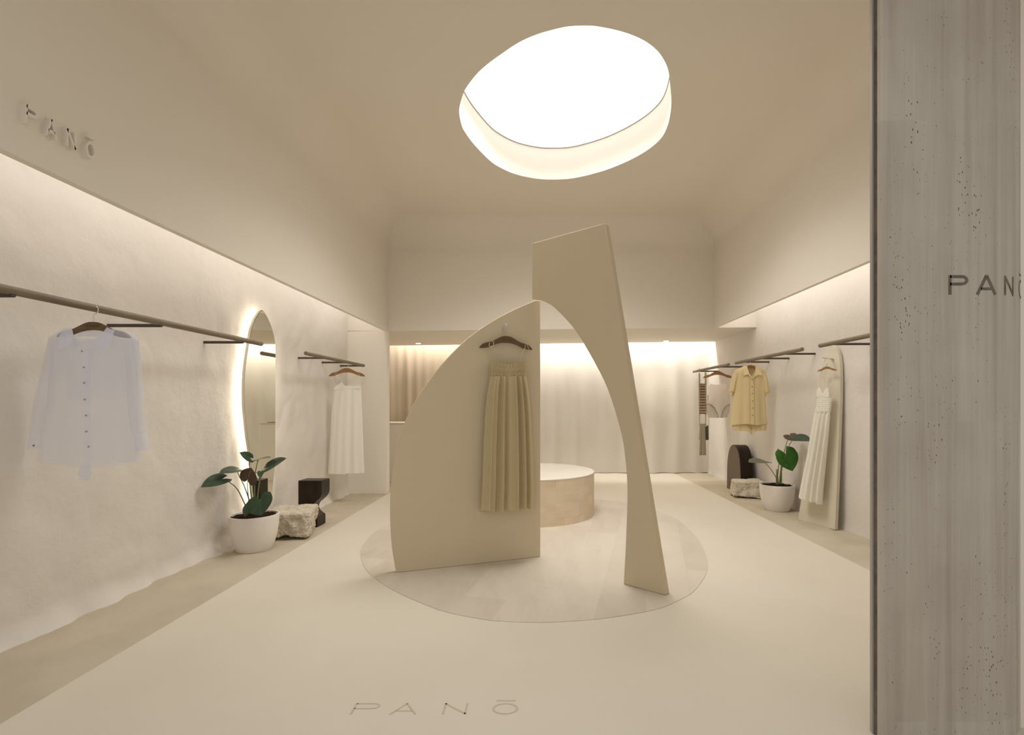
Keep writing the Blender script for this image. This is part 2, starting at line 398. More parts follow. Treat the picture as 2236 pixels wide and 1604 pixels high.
# bulkheads (upper walls) and recesses behind them
b = MB(); y0 = YF-.6
b.prism([(XL, y0, ZL), (XL, YB, ZL), (XL, YB, ZC-r), (XL, y0, ZC-r)], (-.045, 0, 0))
struct(b.build('wall_left_upper', M['paint'], smooth=False))
b = MB()
b.prism([(XRn, y0, ZR+.01), (XR, YB, ZR), (XR, YB, ZC-r), (XRn, y0, ZC-r)], (.045, 0, 0))
struct(b.build('wall_right_upper', M['paint'], smooth=False))
b = MB()
b.prism([(XL-.8, YB, ZL-.01), (XL, YB, ZL), (XR+.0, YB, ZR), (3.3, YB, ZR+.007), (3.3, YB, ZC+.2), (XL-.8, YB, ZC+.2)], (0, .1, 0))
struct(b.build('wall_back_upper', M['paint'], smooth=False))
# lowered ceiling toward the curtains
b = MB()
b.prism([(-3.1, YB+.1, 2.332), (3.3, YB+.1, 2.397), (3.3, 9.02, 2.405), (-3.1, 9.02, 2.325)], (0, 0, .12))
b.box((-3.1, 9.0, 2.4), (3.3, 9.02, 2.9)); b.box((-3.1, 9.0, 2.9), (3.3, 9.7, 2.95))
struct(b.build('ceiling.001', M['paint'], smooth=False))
b = MB(); b.box((-3.1, 1.2, 2.98), (XL-.04, YB, 3.02)); b.box((XR+.03, 1.2, 2.98), (3.5, YB, 3.02))
struct(b.build('ceiling.002', M['paint'], smooth=False))
b = MB(); b.box((-3.1, 9.55, -.05), (3.5, 9.65, 3.0)); struct(b.build('wall_back', M['paint'], smooth=False))
# lower left wall: hand-troweled, gently uneven
def xl(Y): return lerp(-2.865, -2.775, (Y-1.95)/(7.25-1.95))
def wl(u, v):
    Y = lerp(1.0, 7.30, u); z = lerp(-.05, 3.0, v)
    q = Vector((Y*1.1, z*.75, 3.1)); d = noise.noise(q*1.3)*.014 + noise.noise(q*4.2)*.009 + abs(noise.noise(Vector((Y*4.1, z*3.0, 9))))*.012
    d += noise.noise(Vector((Y*9, z*6, 2)))*.0022
    k = max(0, 1-z/.14); d += (k**2)*(.05+.05*noise.noise(Vector((Y*5, 0, 0))))
    return (xl(Y)+d, Y, z)
struct(MB().grid(420, 200, wl).build('wall_left', M['trowel'], angle=180))
b = MB(); b.box((-3.1, YB, -.05), (XL, YB+.12, 2.345)); struct(b.build('wall_left_return', M['paint'], smooth=False, bevel=.006))
b = MB(); b.box((-3.2, YB+.1, -.05), (-3.0, 9.6, 3.0)); struct(b.build('wall_left_rear', M['paint'], smooth=False))
def xr(Y):
    return interp([(1.0, 3.18), (7.25, 3.11), (9.6, 3.135)], Y)[0]
def wr(u, v):
    Y = lerp(1.9, 9.6, u); z = lerp(-.05, 3.0, v)
    d = noise.noise(Vector((Y*1.2, z*1.0, 5)))*.004+noise.noise(Vector((Y*4, z*3, 1)))*.0025
    k = max(0, 1-z/.12); d += (k**2)*(.012+.01*noise.noise(Vector((Y*5, 3, 0))))
    return (xr(Y)-d, Y, z)
struct(MB().grid(300, 140, wr).build('wall_right', M['trowel'], angle=180))
# street side
b = MB(); b.box((-3.3, YF-.75, 3.35), (4.6, YF-.62, 4.5)); b.box((XL-.05, YF-.62, 3.85), (XRn+.05, YF-.58, 4.4)); struct(b.build('wall_front', M['paint'], smooth=False))
b = MB(); b.box((1.62, 2.02, -.05), (5.0, 2.12, 3.9)); struct(b.build('wall_front_right', M['paint'], smooth=False))
# floors: smooth cement walk, sandy beds along both walls
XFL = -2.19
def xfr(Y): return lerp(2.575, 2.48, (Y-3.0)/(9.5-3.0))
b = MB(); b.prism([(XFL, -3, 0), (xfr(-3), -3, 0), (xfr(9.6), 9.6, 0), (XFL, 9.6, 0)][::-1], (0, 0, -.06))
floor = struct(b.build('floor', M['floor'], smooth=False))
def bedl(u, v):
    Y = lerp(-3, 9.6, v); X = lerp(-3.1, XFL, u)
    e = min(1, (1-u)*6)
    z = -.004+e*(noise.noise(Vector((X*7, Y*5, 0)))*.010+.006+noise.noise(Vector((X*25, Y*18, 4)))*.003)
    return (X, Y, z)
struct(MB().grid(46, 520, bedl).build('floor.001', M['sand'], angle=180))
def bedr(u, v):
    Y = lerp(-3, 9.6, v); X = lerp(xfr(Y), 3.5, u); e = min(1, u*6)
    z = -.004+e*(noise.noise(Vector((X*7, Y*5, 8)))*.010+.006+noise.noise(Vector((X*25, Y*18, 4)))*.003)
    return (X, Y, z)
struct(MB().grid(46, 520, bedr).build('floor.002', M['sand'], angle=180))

# round stone inlay
inl = [(787.6,1212.6),(798,1242),(823.6,1265.6),(861.7,1290),(912.6,1313.3),(972,1335.5),(1056.7,1352.5),(1110,1357),(1162.7,1358.6),(1215,1358),(1300,1352),(1380,1341),(1444,1327),(1491.6,1305.8),(1515.3,1290.4),(1539,1258.4),(1545.6,1234.8),(1541.3,1211),(1529.5,1185),(1515,1166),(1491.6,1143.6),(1468,1129),(1436,1115),(1369.6,1097.4),(1298,1089.8),(1220,1088),(1130,1090),(1040,1098),(960,1110),(895,1126),(845.8,1147.3),(813,1166),(791.8,1191.4)]
ic = [atZ(x, y, 0) for x, y in inl]
ic = spline(ic, 5, True)
cen = sum(ic, Vector())/len(ic)
b = MB(); b.prism([Vector((p.x, p.y, .003))-Vector((0, 0, .0)) for p in ic], (0, 0, -.02))
o = b.build('floor_inlay', M['inlay'], smooth=False, origin=(cen.x, cen.y, 0)); tag(o, 'large round pale travertine inlay set flush in the floor beneath the arch panels', 'floor inlay')

# ================================================================== lettering
def ribbon(pts, wd, closed=False):
    """list of quads [(x,y)x4] along a polyline, mitred"""
    P = [Vector((p[0], p[1])) for p in pts]; m = len(P); L = []; R = []
    for i in range(m):
        if closed: a, c = P[i-1], P[(i+1) % m]
        else: a, c = P[max(i-1, 0)], P[min(i+1, m-1)]
        d1 = (P[i]-a).normalized() if (P[i]-a).length > 0 else (c-P[i]).normalized()
        d2 = (c-P[i]).normalized() if (c-P[i]).length > 0 else d1
        t = (d1+d2).normalized(); nn = Vector((-t.y, t.x)); k = 1/max(.35, nn.dot(Vector((-d1.y, d1.x))))
        L.append(P[i]+nn*wd/2*k); R.append(P[i]-nn*wd/2*k)
    q = []
    for i in range(m if closed else m-1):
        j = (i+1) % m; q.append((L[i], R[i], R[j], L[j]))
    return q
def seg(a, b, n=6): return [(lerp(a[0], b[0], i/n), lerp(a[1], b[1], i/n)) for i in range(n+1)]
def letter(ch, wd=.13):
    """unit letters: cap height 1, width 1"""
    h = wd/2; q = []
    if ch == 'P':
        q += ribbon(seg((h, 0), (h, 1)), wd)
        bowl = seg((h, 1-h), (.66, 1-h), 4)+[(.66+.27*math.sin(a*PI/12), .735+(.265-h)*math.cos(a*PI/12)) for a in range(1, 12)]+seg((.66, .47+h), (h, .47+h), 4)
        q += ribbon(bowl, wd)
    if ch == 'A':
        q += ribbon(seg((.02, 0), (.5, 1-.02)), wd); q += ribbon(seg((.98, 0), (.5, 1-.02)), wd); q += ribbon(seg((.2, .3), (.8, .3)), wd*.9)
    if ch == 'N':
        q += ribbon(seg((h+.04, 0), (h+.04, 1)), wd); q += ribbon(seg((1-h-.04, 0), (1-h-.04, 1)), wd); q += ribbon(seg((h+.02, .97), (1-h-.02, .03)), wd)
    if ch == 'O':
        q += ribbon([(.5+(.5-h)*math.cos(2*PI*k/36), .5+(.5-h)*math.sin(2*PI*k/36)) for k in range(36)], wd, True)
        q += ribbon(seg((.12, 1.24), (.88, 1.24)), wd*.85)
    return q
def letter_mesh(ch, fn, depth, wd=.13):
    """fn(x, y, d) -> 3-D point; d = 0 at the face of the ground, depth = raised"""
    b = MB()
    for q in letter(ch, wd):
        lo = [fn(p.x, p.y, 0) for p in q]; hi = [fn(p.x, p.y, depth) for p in q]
        b.add(lo+hi, [(0, 1, 2, 3), (7, 6, 5, 4), (0, 4, 5, 1), (1, 5, 6, 2), (2, 6, 7, 3), (3, 7, 4, 0)])
    return b
# raised letters on the left bulkhead
sign = thing('wall_lettering', (XL, 2.3, 2.478), 'raised plaster letters reading PANŌ in wall colour on the upper left wall', 'sign lettering')
for ch, a, bpx in (('P', 44, 72), ('A', 90, 114), ('N', 134, 157), ('O', 178, 199)):
    Ya = atX(a, 0, XL).y; Yb = atX(bpx, 0, XL).y
    def fn(x, y, d, Ya=Ya, Yb=Yb): return Vector((XL-.001+d, lerp(Ya, Yb, x), 2.487+.083*y))
    letter_mesh(ch, fn, .024, .17).build('letter', M['paint'], sign, smooth=False)
# thin letter strips on the floor; darker colour paints the shade of carving
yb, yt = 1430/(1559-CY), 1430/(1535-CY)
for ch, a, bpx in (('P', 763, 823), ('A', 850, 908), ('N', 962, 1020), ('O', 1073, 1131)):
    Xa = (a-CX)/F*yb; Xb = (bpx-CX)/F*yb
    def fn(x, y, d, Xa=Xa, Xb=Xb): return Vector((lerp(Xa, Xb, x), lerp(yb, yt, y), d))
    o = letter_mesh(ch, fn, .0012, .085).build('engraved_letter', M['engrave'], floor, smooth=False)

# ================================================================== PILLAR
PY = 1.94
px0, px1, pr = (1921-CX)*PY/F, 1.7216, .30
def psurf(u, z, d=0.0):
    """u = run along the face from px1; beyond 0 it follows the rounded corner"""
    if u <= 0: return Vector((px1+u, PY-d, z))
    a = u/pr; 
    return Vector((px1+(pr+d)*math.sin(a), PY+pr-(pr+d)*math.cos(a), z))
pil = thing('pillar', (1.6, PY+.1, 0), 'grey travertine clad pillar with rounded corner at the right edge of the shop entrance', 'pillar')
b = MB(); us = [px0-px1, -.2, -.1, 0]+[pr*PI/2*k/20 for k in range(1, 21)]
outl = [psurf(u, 0) for u in us]; outl += [Vector((px0+.2, PY+.3, 0)), Vector((px0+.2, PY+.014, 0)), Vector((px0, PY+.014, 0))]
b.prism(outl, (0, 0, 3.9)); b.build('stone_cladding', M['pillar'], pil, angle=30)
MB().box((px0+.006, PY+.014, 0), (px0+.19, PY+.042, 3.9)).build('shadow_gap', M['engrave_dark'], pil, smooth=False)  # solid box coloured dark for the shade inside the gap
MB().box((px0-.001, PY+.042, 0), (px0+.2, PY+.058, 3.9)).build('door_frame', M['alu'], pil, smooth=False, bevel=.002)
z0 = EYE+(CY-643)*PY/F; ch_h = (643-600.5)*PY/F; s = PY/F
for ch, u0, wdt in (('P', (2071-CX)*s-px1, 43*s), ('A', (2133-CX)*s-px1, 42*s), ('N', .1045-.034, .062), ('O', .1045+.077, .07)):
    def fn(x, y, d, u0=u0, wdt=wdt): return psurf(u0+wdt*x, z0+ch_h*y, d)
    letter_mesh(ch, fn, .0009, .15 if ch != 'O' else .12).build('engraved_letter', M['engrave_dark'], pil, smooth=False)  # thin strips on the face, coloured dark for the shade of carving

# ================================================================== PANELS
Lrot = math.atan2(4.256-3.854, 1.114)
PLp = Plane(0, 4.256, Lrot)
lpx = [(865.3,1251.8),(856.4,1197.8),(852.8,1144.8),(852.6,1100),(854.0,1060),(858,1020),(864,990),(873,957),(888.8,912),(914.3,864),(949.7,814),(985,773.6),(1024.3,736),(1071.5,703.2),(1118.6,677.5),(1169.7,655.2)]
pts = spline([PLp.p(x, y).to_tuple() for x, y in lpx], 5)
pts += [PLp.p(1179.9, 656.5), PLp.p(1179.9, 1215.8)]
for p_ in (pts[0], pts[-1]): p_.z = 0.004
nL = Vector((-math.sin(Lrot), math.cos(Lrot), 0))
o = MB().prism(pts, nL*.045).build('arch_panel', M['panel'], bevel=.003, angle=20, origin=(-.5, 4.1, 0))
tag(o, 'tall quarter-arch beige display panel standing on the round inlay, khaki dress hung on it', 'display panel')
Rrot = math.atan2(3.402-3.616, .8464-.595)
PRp = Plane(.8464, 3.402, Rrot)
rpx = [(1162,531),(1162,652.5),(1171,653),(1181,655.2),(1195,661),(1210,671),(1237,698),(1258.6,724.5),(1280,759),(1301.5,797),(1323,840),(1341.7,893),(1357.8,952),(1365.8,1006),(1369.5,1059.5),(1369,1113),(1366,1193.5),(1361.5,1275)]
arc = spline([PRp.p(x, y).to_tuple() for x, y in rpx[2:]], 5)
pts = [PRp.p(1162, 531), PRp.p(1162, 652.5)]+arc+[PRp.p(1453.7, 1300.4), PRp.p(1321, 487)]
pts[-3].z = .004; pts[-2].z = .004
zt = (pts[0].z+pts[-1].z)/2
nR = Vector((-math.sin(Rrot), math.cos(Rrot), 0))
o = MB().prism(pts, nR*.055).build('arch_panel', M['panel'], bevel=.003, angle=20, origin=(.6, 3.6, 0))
tag(o, 'leaning-edged beige panel with curved cut-out standing right of the dress panel, tallest of the two', 'display panel')

# podium
pc, prd = (-.125, 6.01), .762
pod = thing('podium', (pc[0], pc[1], 0), 'low round travertine block podium standing behind the arch panels', 'podium')
b = MB(); N = 128; hh = .487
uvs = []
for z in (0.003, hh*.5, hh):
    for k in range(N+1):
        a = 2*PI*k/N; b.v.append(Vector((pc[0]+prd*math.cos(a), pc[1]+prd*math.sin(a), z))); uvs.append((a*prd, z))
b.f += [(j*(N+1)+k, j*(N+1)+k+1, (j+1)*(N+1)+k+1, (j+1)*(N+1)+k) for j in range(2) for k in range(N)]
b.build('block_side', M['blocks'], pod, uv=uvs, angle=60)
MB().prism([(pc[0]+(prd+.002)*math.cos(2*PI*k/N), pc[1]+(prd+.002)*math.sin(2*PI*k/N), hh) for k in range(N)], (0, 0, .012)).build('stone_top', M['podium_top'], pod, bevel=.002)

# counter behind the left return
ctr = thing('counter', (-1.5, 8.6, 0), 'cream plaster service counter standing before the taupe curtain', 'counter')
MB().box((-2.95, 8.4, 0), (-.80, 8.95, .955)).build('body', M['paint'], ctr, smooth=False, bevel=.004)
MB().box((-2.95, 8.39, .955), (-.79, 8.96, .972)).build('worktop', M['board'], ctr, smooth=False, bevel=.003)
o = MB().box((-1.02, 8.5, .972), (-.86, 8.66, .982)).build('card_tray', M['brownface'], None, smooth=False, bevel=.002)
tag(o, 'small flat brown tray lying on the cream counter top', 'tray')

# curtains
def curtain(name, x0, x1, mat, label, seed, amp, folds, zb):
    rnd = random.Random(seed); comps = [(rnd.uniform(.5, 1)*folds, rnd.uniform(0, 6.28), rnd.uniform(.4, 1)) for _ in range(5)]
    comps += [(rnd.uniform(.12, .3)*folds, rnd.uniform(0, 6.28), 1.4)]
    S = sum(c[2] for c in comps)
    def f(u, v):
        x = lerp(x0, x1, u); z = lerp(zb, 2.88, v)
        y = 0
        for k, (fr_, ph, a) in enumerate(comps):
            y += a*math.sin(fr_*x*2*PI+ph+.5*math.sin(z*.9+k)*(1-v*.7))
        y = y/S*amp*(1-.55*v)
        y += .012*noise.noise(Vector((x*3, z*2, seed)))
        return (x+.02*math.sin(z*1.3+x*5)*(1-v), 9.36+y, z+(.012*noise.noise(Vector((x*6, 0, seed))) if v < .01 else 0))
    o = MB().grid(int((x1-x0)*130), 50, f).build(name, mat, None, angle=180, origin=((x0+x1)/2, 9.36, 0))
    return tag(o, label, 'curtain')
curtain('curtain', -2.98, -.72, M['curtain_taupe'], 'taupe floor-length curtain hanging behind the cream counter at left', 3, .075, 6.5, .02)
curtain('curtain', -.70, 3.14, M['curtain'], 'long sheer white curtain hanging across the back, behind the round podium', 11, .060, 3.4, .012)

# downlights
for X, Y, z, lab in ((2.19, 7.59, 2.3945, 'small round downlight in lowered ceiling, nearer of the right pair'), (2.2, 8.82, 2.3945, 'small round downlight in lowered ceiling beside the white curtain, farther of the right pair'), (-2.10, 8.67, 2.336, 'small round downlight in lowered ceiling above the cream counter')):
    t = thing('downlight', (X, Y, z), lab, 'ceiling light', 'recessed downlights')
    MB().lathe([(.058, .0), (.058, -.006), (.045, -.008), (.045, 0)], (X, Y, z), 32).build('trim_ring', M['board'], t)
    MB().lathe([(.0001, -.0078), (.045, -.0078)], (X, Y, z), 32).build('lens', M['spot'], t, smooth=False)
    l = bpy.data.lights.new('downlight_beam', 'SPOT'); l.energy = P_SLOT*4; l.spot_size = math.radians(110); l.spot_blend = .8; l.shadow_soft_size = .05; l.color = WARM
    lo = bpy.data.objects.new('downlight_beam', l); COL.objects.link(lo); lo.location = (X, Y, z-.02)

# ================================================================== CLOTHES RAILS
def rail(X, zc, Ya, Yb, supports, wallx, label, rz=.021, sz=None):
    t = thing('clothes_rail', (X, (Ya+Yb)/2, zc), label, 'clothes rail')
    MB().tube([(X, Ya, zc), (X, lerp(Ya, Yb, .5), zc), (X, Yb, zc)], rz, 20).build('rod', M['rail'], t)
    for Y in supports:
        wx = wallx(Y); sg = 1 if wx > X else -1
        MB().tube([(X-sg*.012, Y, sz), (wx+sg*.02, Y, sz)], .0115, 12).build('bracket', M['bracket'], t)
XRL, ZRL = -2.50, 1.8325
rail(XRL, ZRL, 1.72, 4.51, (2.38, 3.31, 4.22), xl, 'long bronze clothes rail on left wall, nearest the entrance, white shirt on it', sz=ZRL-.022)
rail(XRL, ZRL, 5.37, 7.12, (5.80, 6.43, 7.0), xl, 'short bronze clothes rail on left wall above the dark curved stool', sz=ZRL-.012)
XRR, ZRR = 2.75, 1.866
rail(XRR, ZRR, 3.05, 4.95, (3.75, 4.78), xr, 'bronze clothes rail on right wall, partly hidden by the grey pillar', sz=ZRR-.004)
rail(XRR, ZRR, 5.29, 7.08, (5.73, 6.32, 6.86), xr, 'bronze clothes rail on right wall carrying the yellow shirt', sz=ZRR-.004)
rail(XRR, ZRR, 7.36, 9.04, (7.75, 8.82), xr, 'bronze clothes rail on right wall beside the white curtain, farthest of all', sz=ZRR-.006)

# ================================================================== HANGERS
HT = [(0, 0), (.02, -.001), (.045, -.008), (.08, -.026), (.115, -.044), (.145, -.052), (.17, -.058), (.192, -.070), (.207, -.085), (.215, -.096)]
HB = [(.215, -.098), (.185, -.098), (.15, -.093), (.125, -.084), (.10, -.072), (.06, -.059), (.03, -.053), (0, -.051)]
def hanger(plane, apex_px, width_px, hook_top_px, mat, label, hookdir=1, n0=0.0, mark=True, dark=None, w_m=None):
    u0, z0_ = plane.uv(*apex_px)
    ua, _ = plane.uv(apex_px[0]-width_px/2, apex_px[1]); ub, _ = plane.uv(apex_px[0]+width_px/2, apex_px[1])
    k = (w_m or (ub-ua))/.43
    _, zh = plane.uv(apex_px[0], hook_top_px)
    org = plane.pt(u0, z0_, n0)
    t = thing('hanger', org, label, 'hanger', 'wooden hangers')
    T = spline([(x, y, 0) for x, y in HT], 3); B = spline([(x, y, 0) for x, y in HB], 3)
    half = T+B; prof = [(p.x, p.y) for p in half]; left = [(-x, y) for x, y in prof[::-1]]
    outl = prof[1:-1]+left[1:-1]
    def fx(x, y, n): return plane.pt(u0+x*k, z0_+y*k, n0+n+.012-.10*x*x)
    b = MB(); m = len(outl)
    b.v += [fx(x, y, .006) for x, y in outl]+[fx(x, y, -.006) for x, y in outl]
    # triangulated strips: match top and bottom runs
    nT, nB = len(prof)-2, len(left)-2
    b.f += [(i, (i+1) % m, m+(i+1) % m, m+i) for i in range(m)]
    b.f += [tuple(range(m)), tuple(range(2*m-1, m-1, -1))]
    b.build('shoulder', mat, t, angle=35)
    # hook
    H = zh-z0_; r_ = min(.024, H*.42)
    path = [(0, -.012), (0, H-2*r_-.008)]
    for a in range(0, 13):
        an = -PI/2+a*(1.35*PI)/12
        path.append((hookdir*r_*math.cos(an), H-r_+r_*math.sin(an)))
    MB().tube([plane.pt(u0+x, z0_+y, n0+.012) for x, y in path], .0024, 8).build('hook', M['chrome'], t)
    if mark:
        mk = MB()
        for i, ch in enumerate('PANO'):
            def fn(x, y, d, i=i): return fx(-.036+i*.020+x*.011, -.031+y*.010, .0062+d)
            mm = letter_mesh(ch, fn, .0004, .2); mk.add(mm.v, mm.f)
        mk.build('lettering', M['brand'], t, smooth=False)
    return t

# ================================================================== GARMENTS
def garment(plane, rows, fold=(12, .010), n0=.03, N=150, steps=70, hem=None, seed=0, neck=None):
    """rows: [py, pxL, pxR, half depth, fold share]; returns MB tube with vertical folds"""
    rnd = random.Random(seed); nf, fa = fold
    comps = [(nf*rnd.uniform(.35, 1.15), rnd.uniform(0, 6.28), rnd.uniform(.5, 1)) for _ in range(5)]
    S = sum(c[2] for c in comps); ya, yb_ = rows[0][0], rows[-1][0]
    b = MB()
    def f(u, v):
        a = 2*PI*u; front = u < .5
        c = -math.cos(a); sn = math.sin(a)
        c = math.copysign(abs(c)**.75, c)
        y0_ = ya
        if neck: y0_ = ya+interp(neck, abs(c))[0]*(1 if front else .12)
        py = lerp(y0_, yb_, v**1.0); L, R, th, fs = interp(rows, py)
        pxm, pxh = (L+R)/2, (R-L)/2
        pp = pxm+pxh*c
        hy = 0
        if hem and v > .999: hy = hem(c, front)
        elif hem and v > .9: hy = hem(c, front)*(v-.9)/.1
        fl = sum(w_*math.sin(fr_*c*PI+ph+(0 if front else 1.7)+.5*v) for fr_, ph, w_ in comps)/S
        edge = 1-abs(c)**6
        n = n0+th*math.copysign(abs(sn)**.8, sn)*(1 if front else .65)+fl*fa*fs*edge*2.2*(1 if front else .12)
        return plane.p(pp+fl*fs*.8*edge, py+hy, n)
    b.grid(N, steps, f, closed=True); return b
def sheet(plane, px_rows, n=.05, N=24, thick=0):
    """rows: [py, pxL, pxR, n]"""
    b = MB(); ya, yb_ = px_rows[0][0], px_rows[-1][0]
    b.grid(N, 24, lambda u, v: plane.p(lerp(interp(px_rows, lerp(ya, yb_, v))[0], interp(px_rows, lerp(ya, yb_, v))[1], u), lerp(ya, yb_, v), interp(px_rows, lerp(ya, yb_, v))[2]))
    return b
def polysheet(plane, pts, n, th=.002):
    P = [plane.p(x, y, n if len(q) == 0 else q[0]) for x, y, *q in pts]
    return MB().prism(P, plane.pt(0, 0, 0)-plane.pt(0, 0, th))
def button(plane, px, py, n, r_, parent, mat=None):
    b = MB(); u, z = plane.uv(px, py); c = []
    for nn in (n, n+.0025):
        c.append([plane.pt(u+r_*math.cos(2*PI*k/14), z+r_*math.sin(2*PI*k/14), nn) for k in range(14)])
    b.v += c[0]+c[1]; b.f += [(k, (k+1) % 14, 14+(k+1) % 14, 14+k) for k in range(14)]+[tuple(range(14, 28))]
    return b.build('button', mat or M['button'], parent)
def sleeve(plane, path, n0=.0, N=28, fa=.006, seed=1):
    """path: [pxL, pyL, pxR, pyR, half depth] cross-lines down the sleeve"""
    b = MB(); tab = [(i,)+tuple(p) for i, p in enumerate(path)]; m = len(path)-1
    def f(u, v):
        xl_, yl_, xr_, yr_, th = interp(tab, v*m); a = 2*PI*u
        c = -math.cos(a)*.5+.5; wv = fa*math.sin(6*c+seed+v*3)+fa*.6*math.sin(11*c+seed*2-v*5)
        return plane.p(lerp(xl_, xr_, c), lerp(yl_, yr_, c), n0+th*math.sin(a)+wv*math.sin(a)**2)
    return b.grid(N, 40, f, closed=True)
def cord(plane, pts, r_, name, mat, parent, n=.03):
    P = spline([plane.p(x, y, q[0] if q else n).to_tuple() for x, y, *q in pts], 5)
    return MB().tube(P, r_, 7).build(name, mat, parent)

# ---- white sheer shirt on the left rail
sp = Plane(-2.47, atX(208, 0, XRL).y, .10)
hanger(sp, (208, 703.5), 160, 668, M['hanger_dark'], 'wooden hanger stamped PANŌ holding the white sheer shirt', 1, mark=True)
sh = thing('shirt', sp.p(208, 1020), 'sheer white long-sleeved button shirt hanging on the left rail near the entrance', 'shirt')
rows = [(717, 160, 247, .020, .1), (721, 140, 268, .032, .3), (727, 124, 288, .042, .4), (735, 114, 299, .05, .4), (747, 111, 304, .055, .5), (800, 112, 302, .06, .7), (870, 107, 298, .06, .8), (940, 97, 302, .065, 1), (1006, 87, 306, .07, 1)]
def hem1(c, front): return (8 if front else 20)*(1-abs(c)**2.2)-2
garment(sp, rows, (4, .009), .0, hem=hem1, seed=4, neck=[(0, 52), (.1, 40), (.23, 26), (.4, 13), (.63, 5), (.83, 2), (1, 0)]).build('body', M['sheer'], sh, angle=180)
sleeve(sp, [(112, 737, 140, 745, .03), (104, 779, 138, 790, .035), (87.5, 846, 122, 850, .035), (73, 913, 108, 915, .032), (69, 950, 100, 950, .03)], .01, seed=2).build('sleeve', M['sheer'], sh, angle=180)
sleeve(sp, [(275, 742, 303, 742, .03), (279, 780, 307, 775, .035), (284, 863, 313, 860, .035), (290, 930, 318, 928, .032), (296, 950, 321, 945, .03)], .01, seed=5).build('sleeve', M['sheer'], sh, angle=180)
sleeve(sp, [(69, 950, 100, 950, .028), (66, 979, 94, 978, .026)], .01, fa=.002).build('cuff', M['sheer_edge'], sh, angle=180)
sleeve(sp, [(296, 950, 321, 945, .028), (301, 985, 327, 978, .026)], .01, fa=.002).build('cuff', M['sheer_edge'], sh, angle=180)
polysheet(sp, [(166, 717, .03), (150, 719, .035), (146, 735, .05), (155, 766, .08), (176, 757, .08), (203, 768, .078), (190, 748, .065), (176, 733, .05)], .05).build('collar', M['sheer_edge'], sh, smooth=False)
polysheet(sp, [(242, 716, .03), (261, 724, .04), (262, 763, .08), (237, 756, .08), (208, 768, .078), (222, 750, .065), (236, 733, .05)], .05).build('collar', M['sheer_edge'], sh, smooth=False)
sheet(sp, [(716, 168, 241, -.02), (733, 160, 249, -.025)]).build('collar_band', M['sheer_edge'], sh)
sheet(sp, [(768, 202, 217, .078), (870, 206, 220, .082), (1012, 211, 227, .088)]).build('placket', M['sheer_edge'], sh)
sheet(sp, [(738, 120, 296, -.035), (870, 142, 262, -.03)]).build('back_yoke', M['sheer_edge'], sh)
polysheet(sp, [(190, 1012, .05), (212, 1012, .05), (214, 1030, .055), (206, 1046, .05), (193, 1044, .05), (185, 1034, .05)], .05, .012).build('hem_knot', M['sheer_edge'], sh, bevel=.004)
for x, y in ((207, 770), (211, 804), (211.7, 837), (213, 872), (215.8, 906), (216.4, 939.7), (221, 971.6)): button(sp, x, y, .089, .0048, sh, M['button_grey'])
button(sp, 88, 971, .04, .005, sh, M['hanger'])

# ---- ivory slip dress on the short left rail
dp = Plane(XRL, atX(758, 0, XRL).y, .03)
hanger(dp, (757.9, 803.5), 79, 792.5, M['hanger'], 'oak hanger holding the white slip dress on the short left rail', 1, mark=False)
d = thing('dress', dp.p(757, 1030), 'white slip dress with thin straps hanging on the short left rail', 'dress')
rows = [(842, 733, 788, .018, .15), (852, 729, 789, .03, .3), (902, 724, 791, .045, .6), (960, 721, 793, .055, .9), (1033, 717, 796, .065, 1)]
def hemd(c, front): return (0 if c < .1 else -1.5)
garment(dp, rows, (4, .010), .0, seed=9, hem=hemd).build('skirt', M['slip'], d, angle=180)
polysheet(dp, [(733, 843, .02), (739, 840, .02), (748, 833.5, .02), (754.5, 842.5, .02), (765, 844, .02), (775, 841.5, .02), (782, 841, .02), (788, 838, .02), (788, 848, .03), (760, 850, .03), (731, 850, .03)], .02).build('bodice', M['slip'], d, smooth=False)
cord(dp, [(748, 834, .022), (740, 822, .02), (731, 813, .012)], .0022, 'strap', M['string'], d)
cord(dp, [(731, 813, .012), (727, 822, .0), (731, 843, .0)], .0022, 'strap', M['string'], d)
cord(dp, [(787, 839, .022), (785, 825, .02), (784, 813, .012)], .0022, 'strap', M['string'], d)
cord(dp, [(784, 813, .012), (789, 824, .0), (786, 841, .0)], .0022, 'strap', M['string'], d)

# ---- khaki linen dress on the arch panel
lp = Plane(PLp.X+.0, PLp.Y, Lrot)
pg = thing('wall_peg', lp.p(1101, 712), 'polished nickel peg fixed on the quarter-arch panel above the khaki dress', 'peg')
b = MB(); u_, z_ = lp.uv(1101, 713)
b.tube([lp.pt(u_, z_, .0), lp.pt(u_, z_, .006)], .014, 20); b.build('rosette', M['chrome'], pg)
MB().tube([lp.pt(u_, z_, .004), lp.pt(u_, z_, .055)], .0065, 14).build('pin', M['chrome'], pg)
MB().tube([lp.pt(u_, z_, .055), lp.pt(u_, z_, .062)], .0105, 16).build('knob', M['chrome'], pg)
hanger(lp, (1102.5, 735), 115, 709, M['hanger_dark'], 'walnut hanger stamped PANŌ on the quarter-arch panel, under the nickel peg', -1, n0=.030)
d = thing('dress', lp.p(1102, 1105, .05), 'khaki linen sundress with shirred bodice hanging on the quarter-arch panel', 'dress')
rows = [(822, 1066.5, 1144, .022, .55), (835, 1064, 1146, .028, .8), (860, 1059, 1150, .034, 1), (900, 1055, 1154, .04, 1), (980, 1051, 1158, .045, 1.1), (1060, 1048.5, 1160, .05, 1.2), (1108, 1046, 1160, .05, 1.3)]
def heml(c, front): return (3.5*(-c)) + (1.5*math.sin(c*9) if front else 3)
garment(lp, rows, (9, .019), .064, N=260, steps=90, hem=heml, seed=21).build('skirt', M['linen'], d, angle=180)
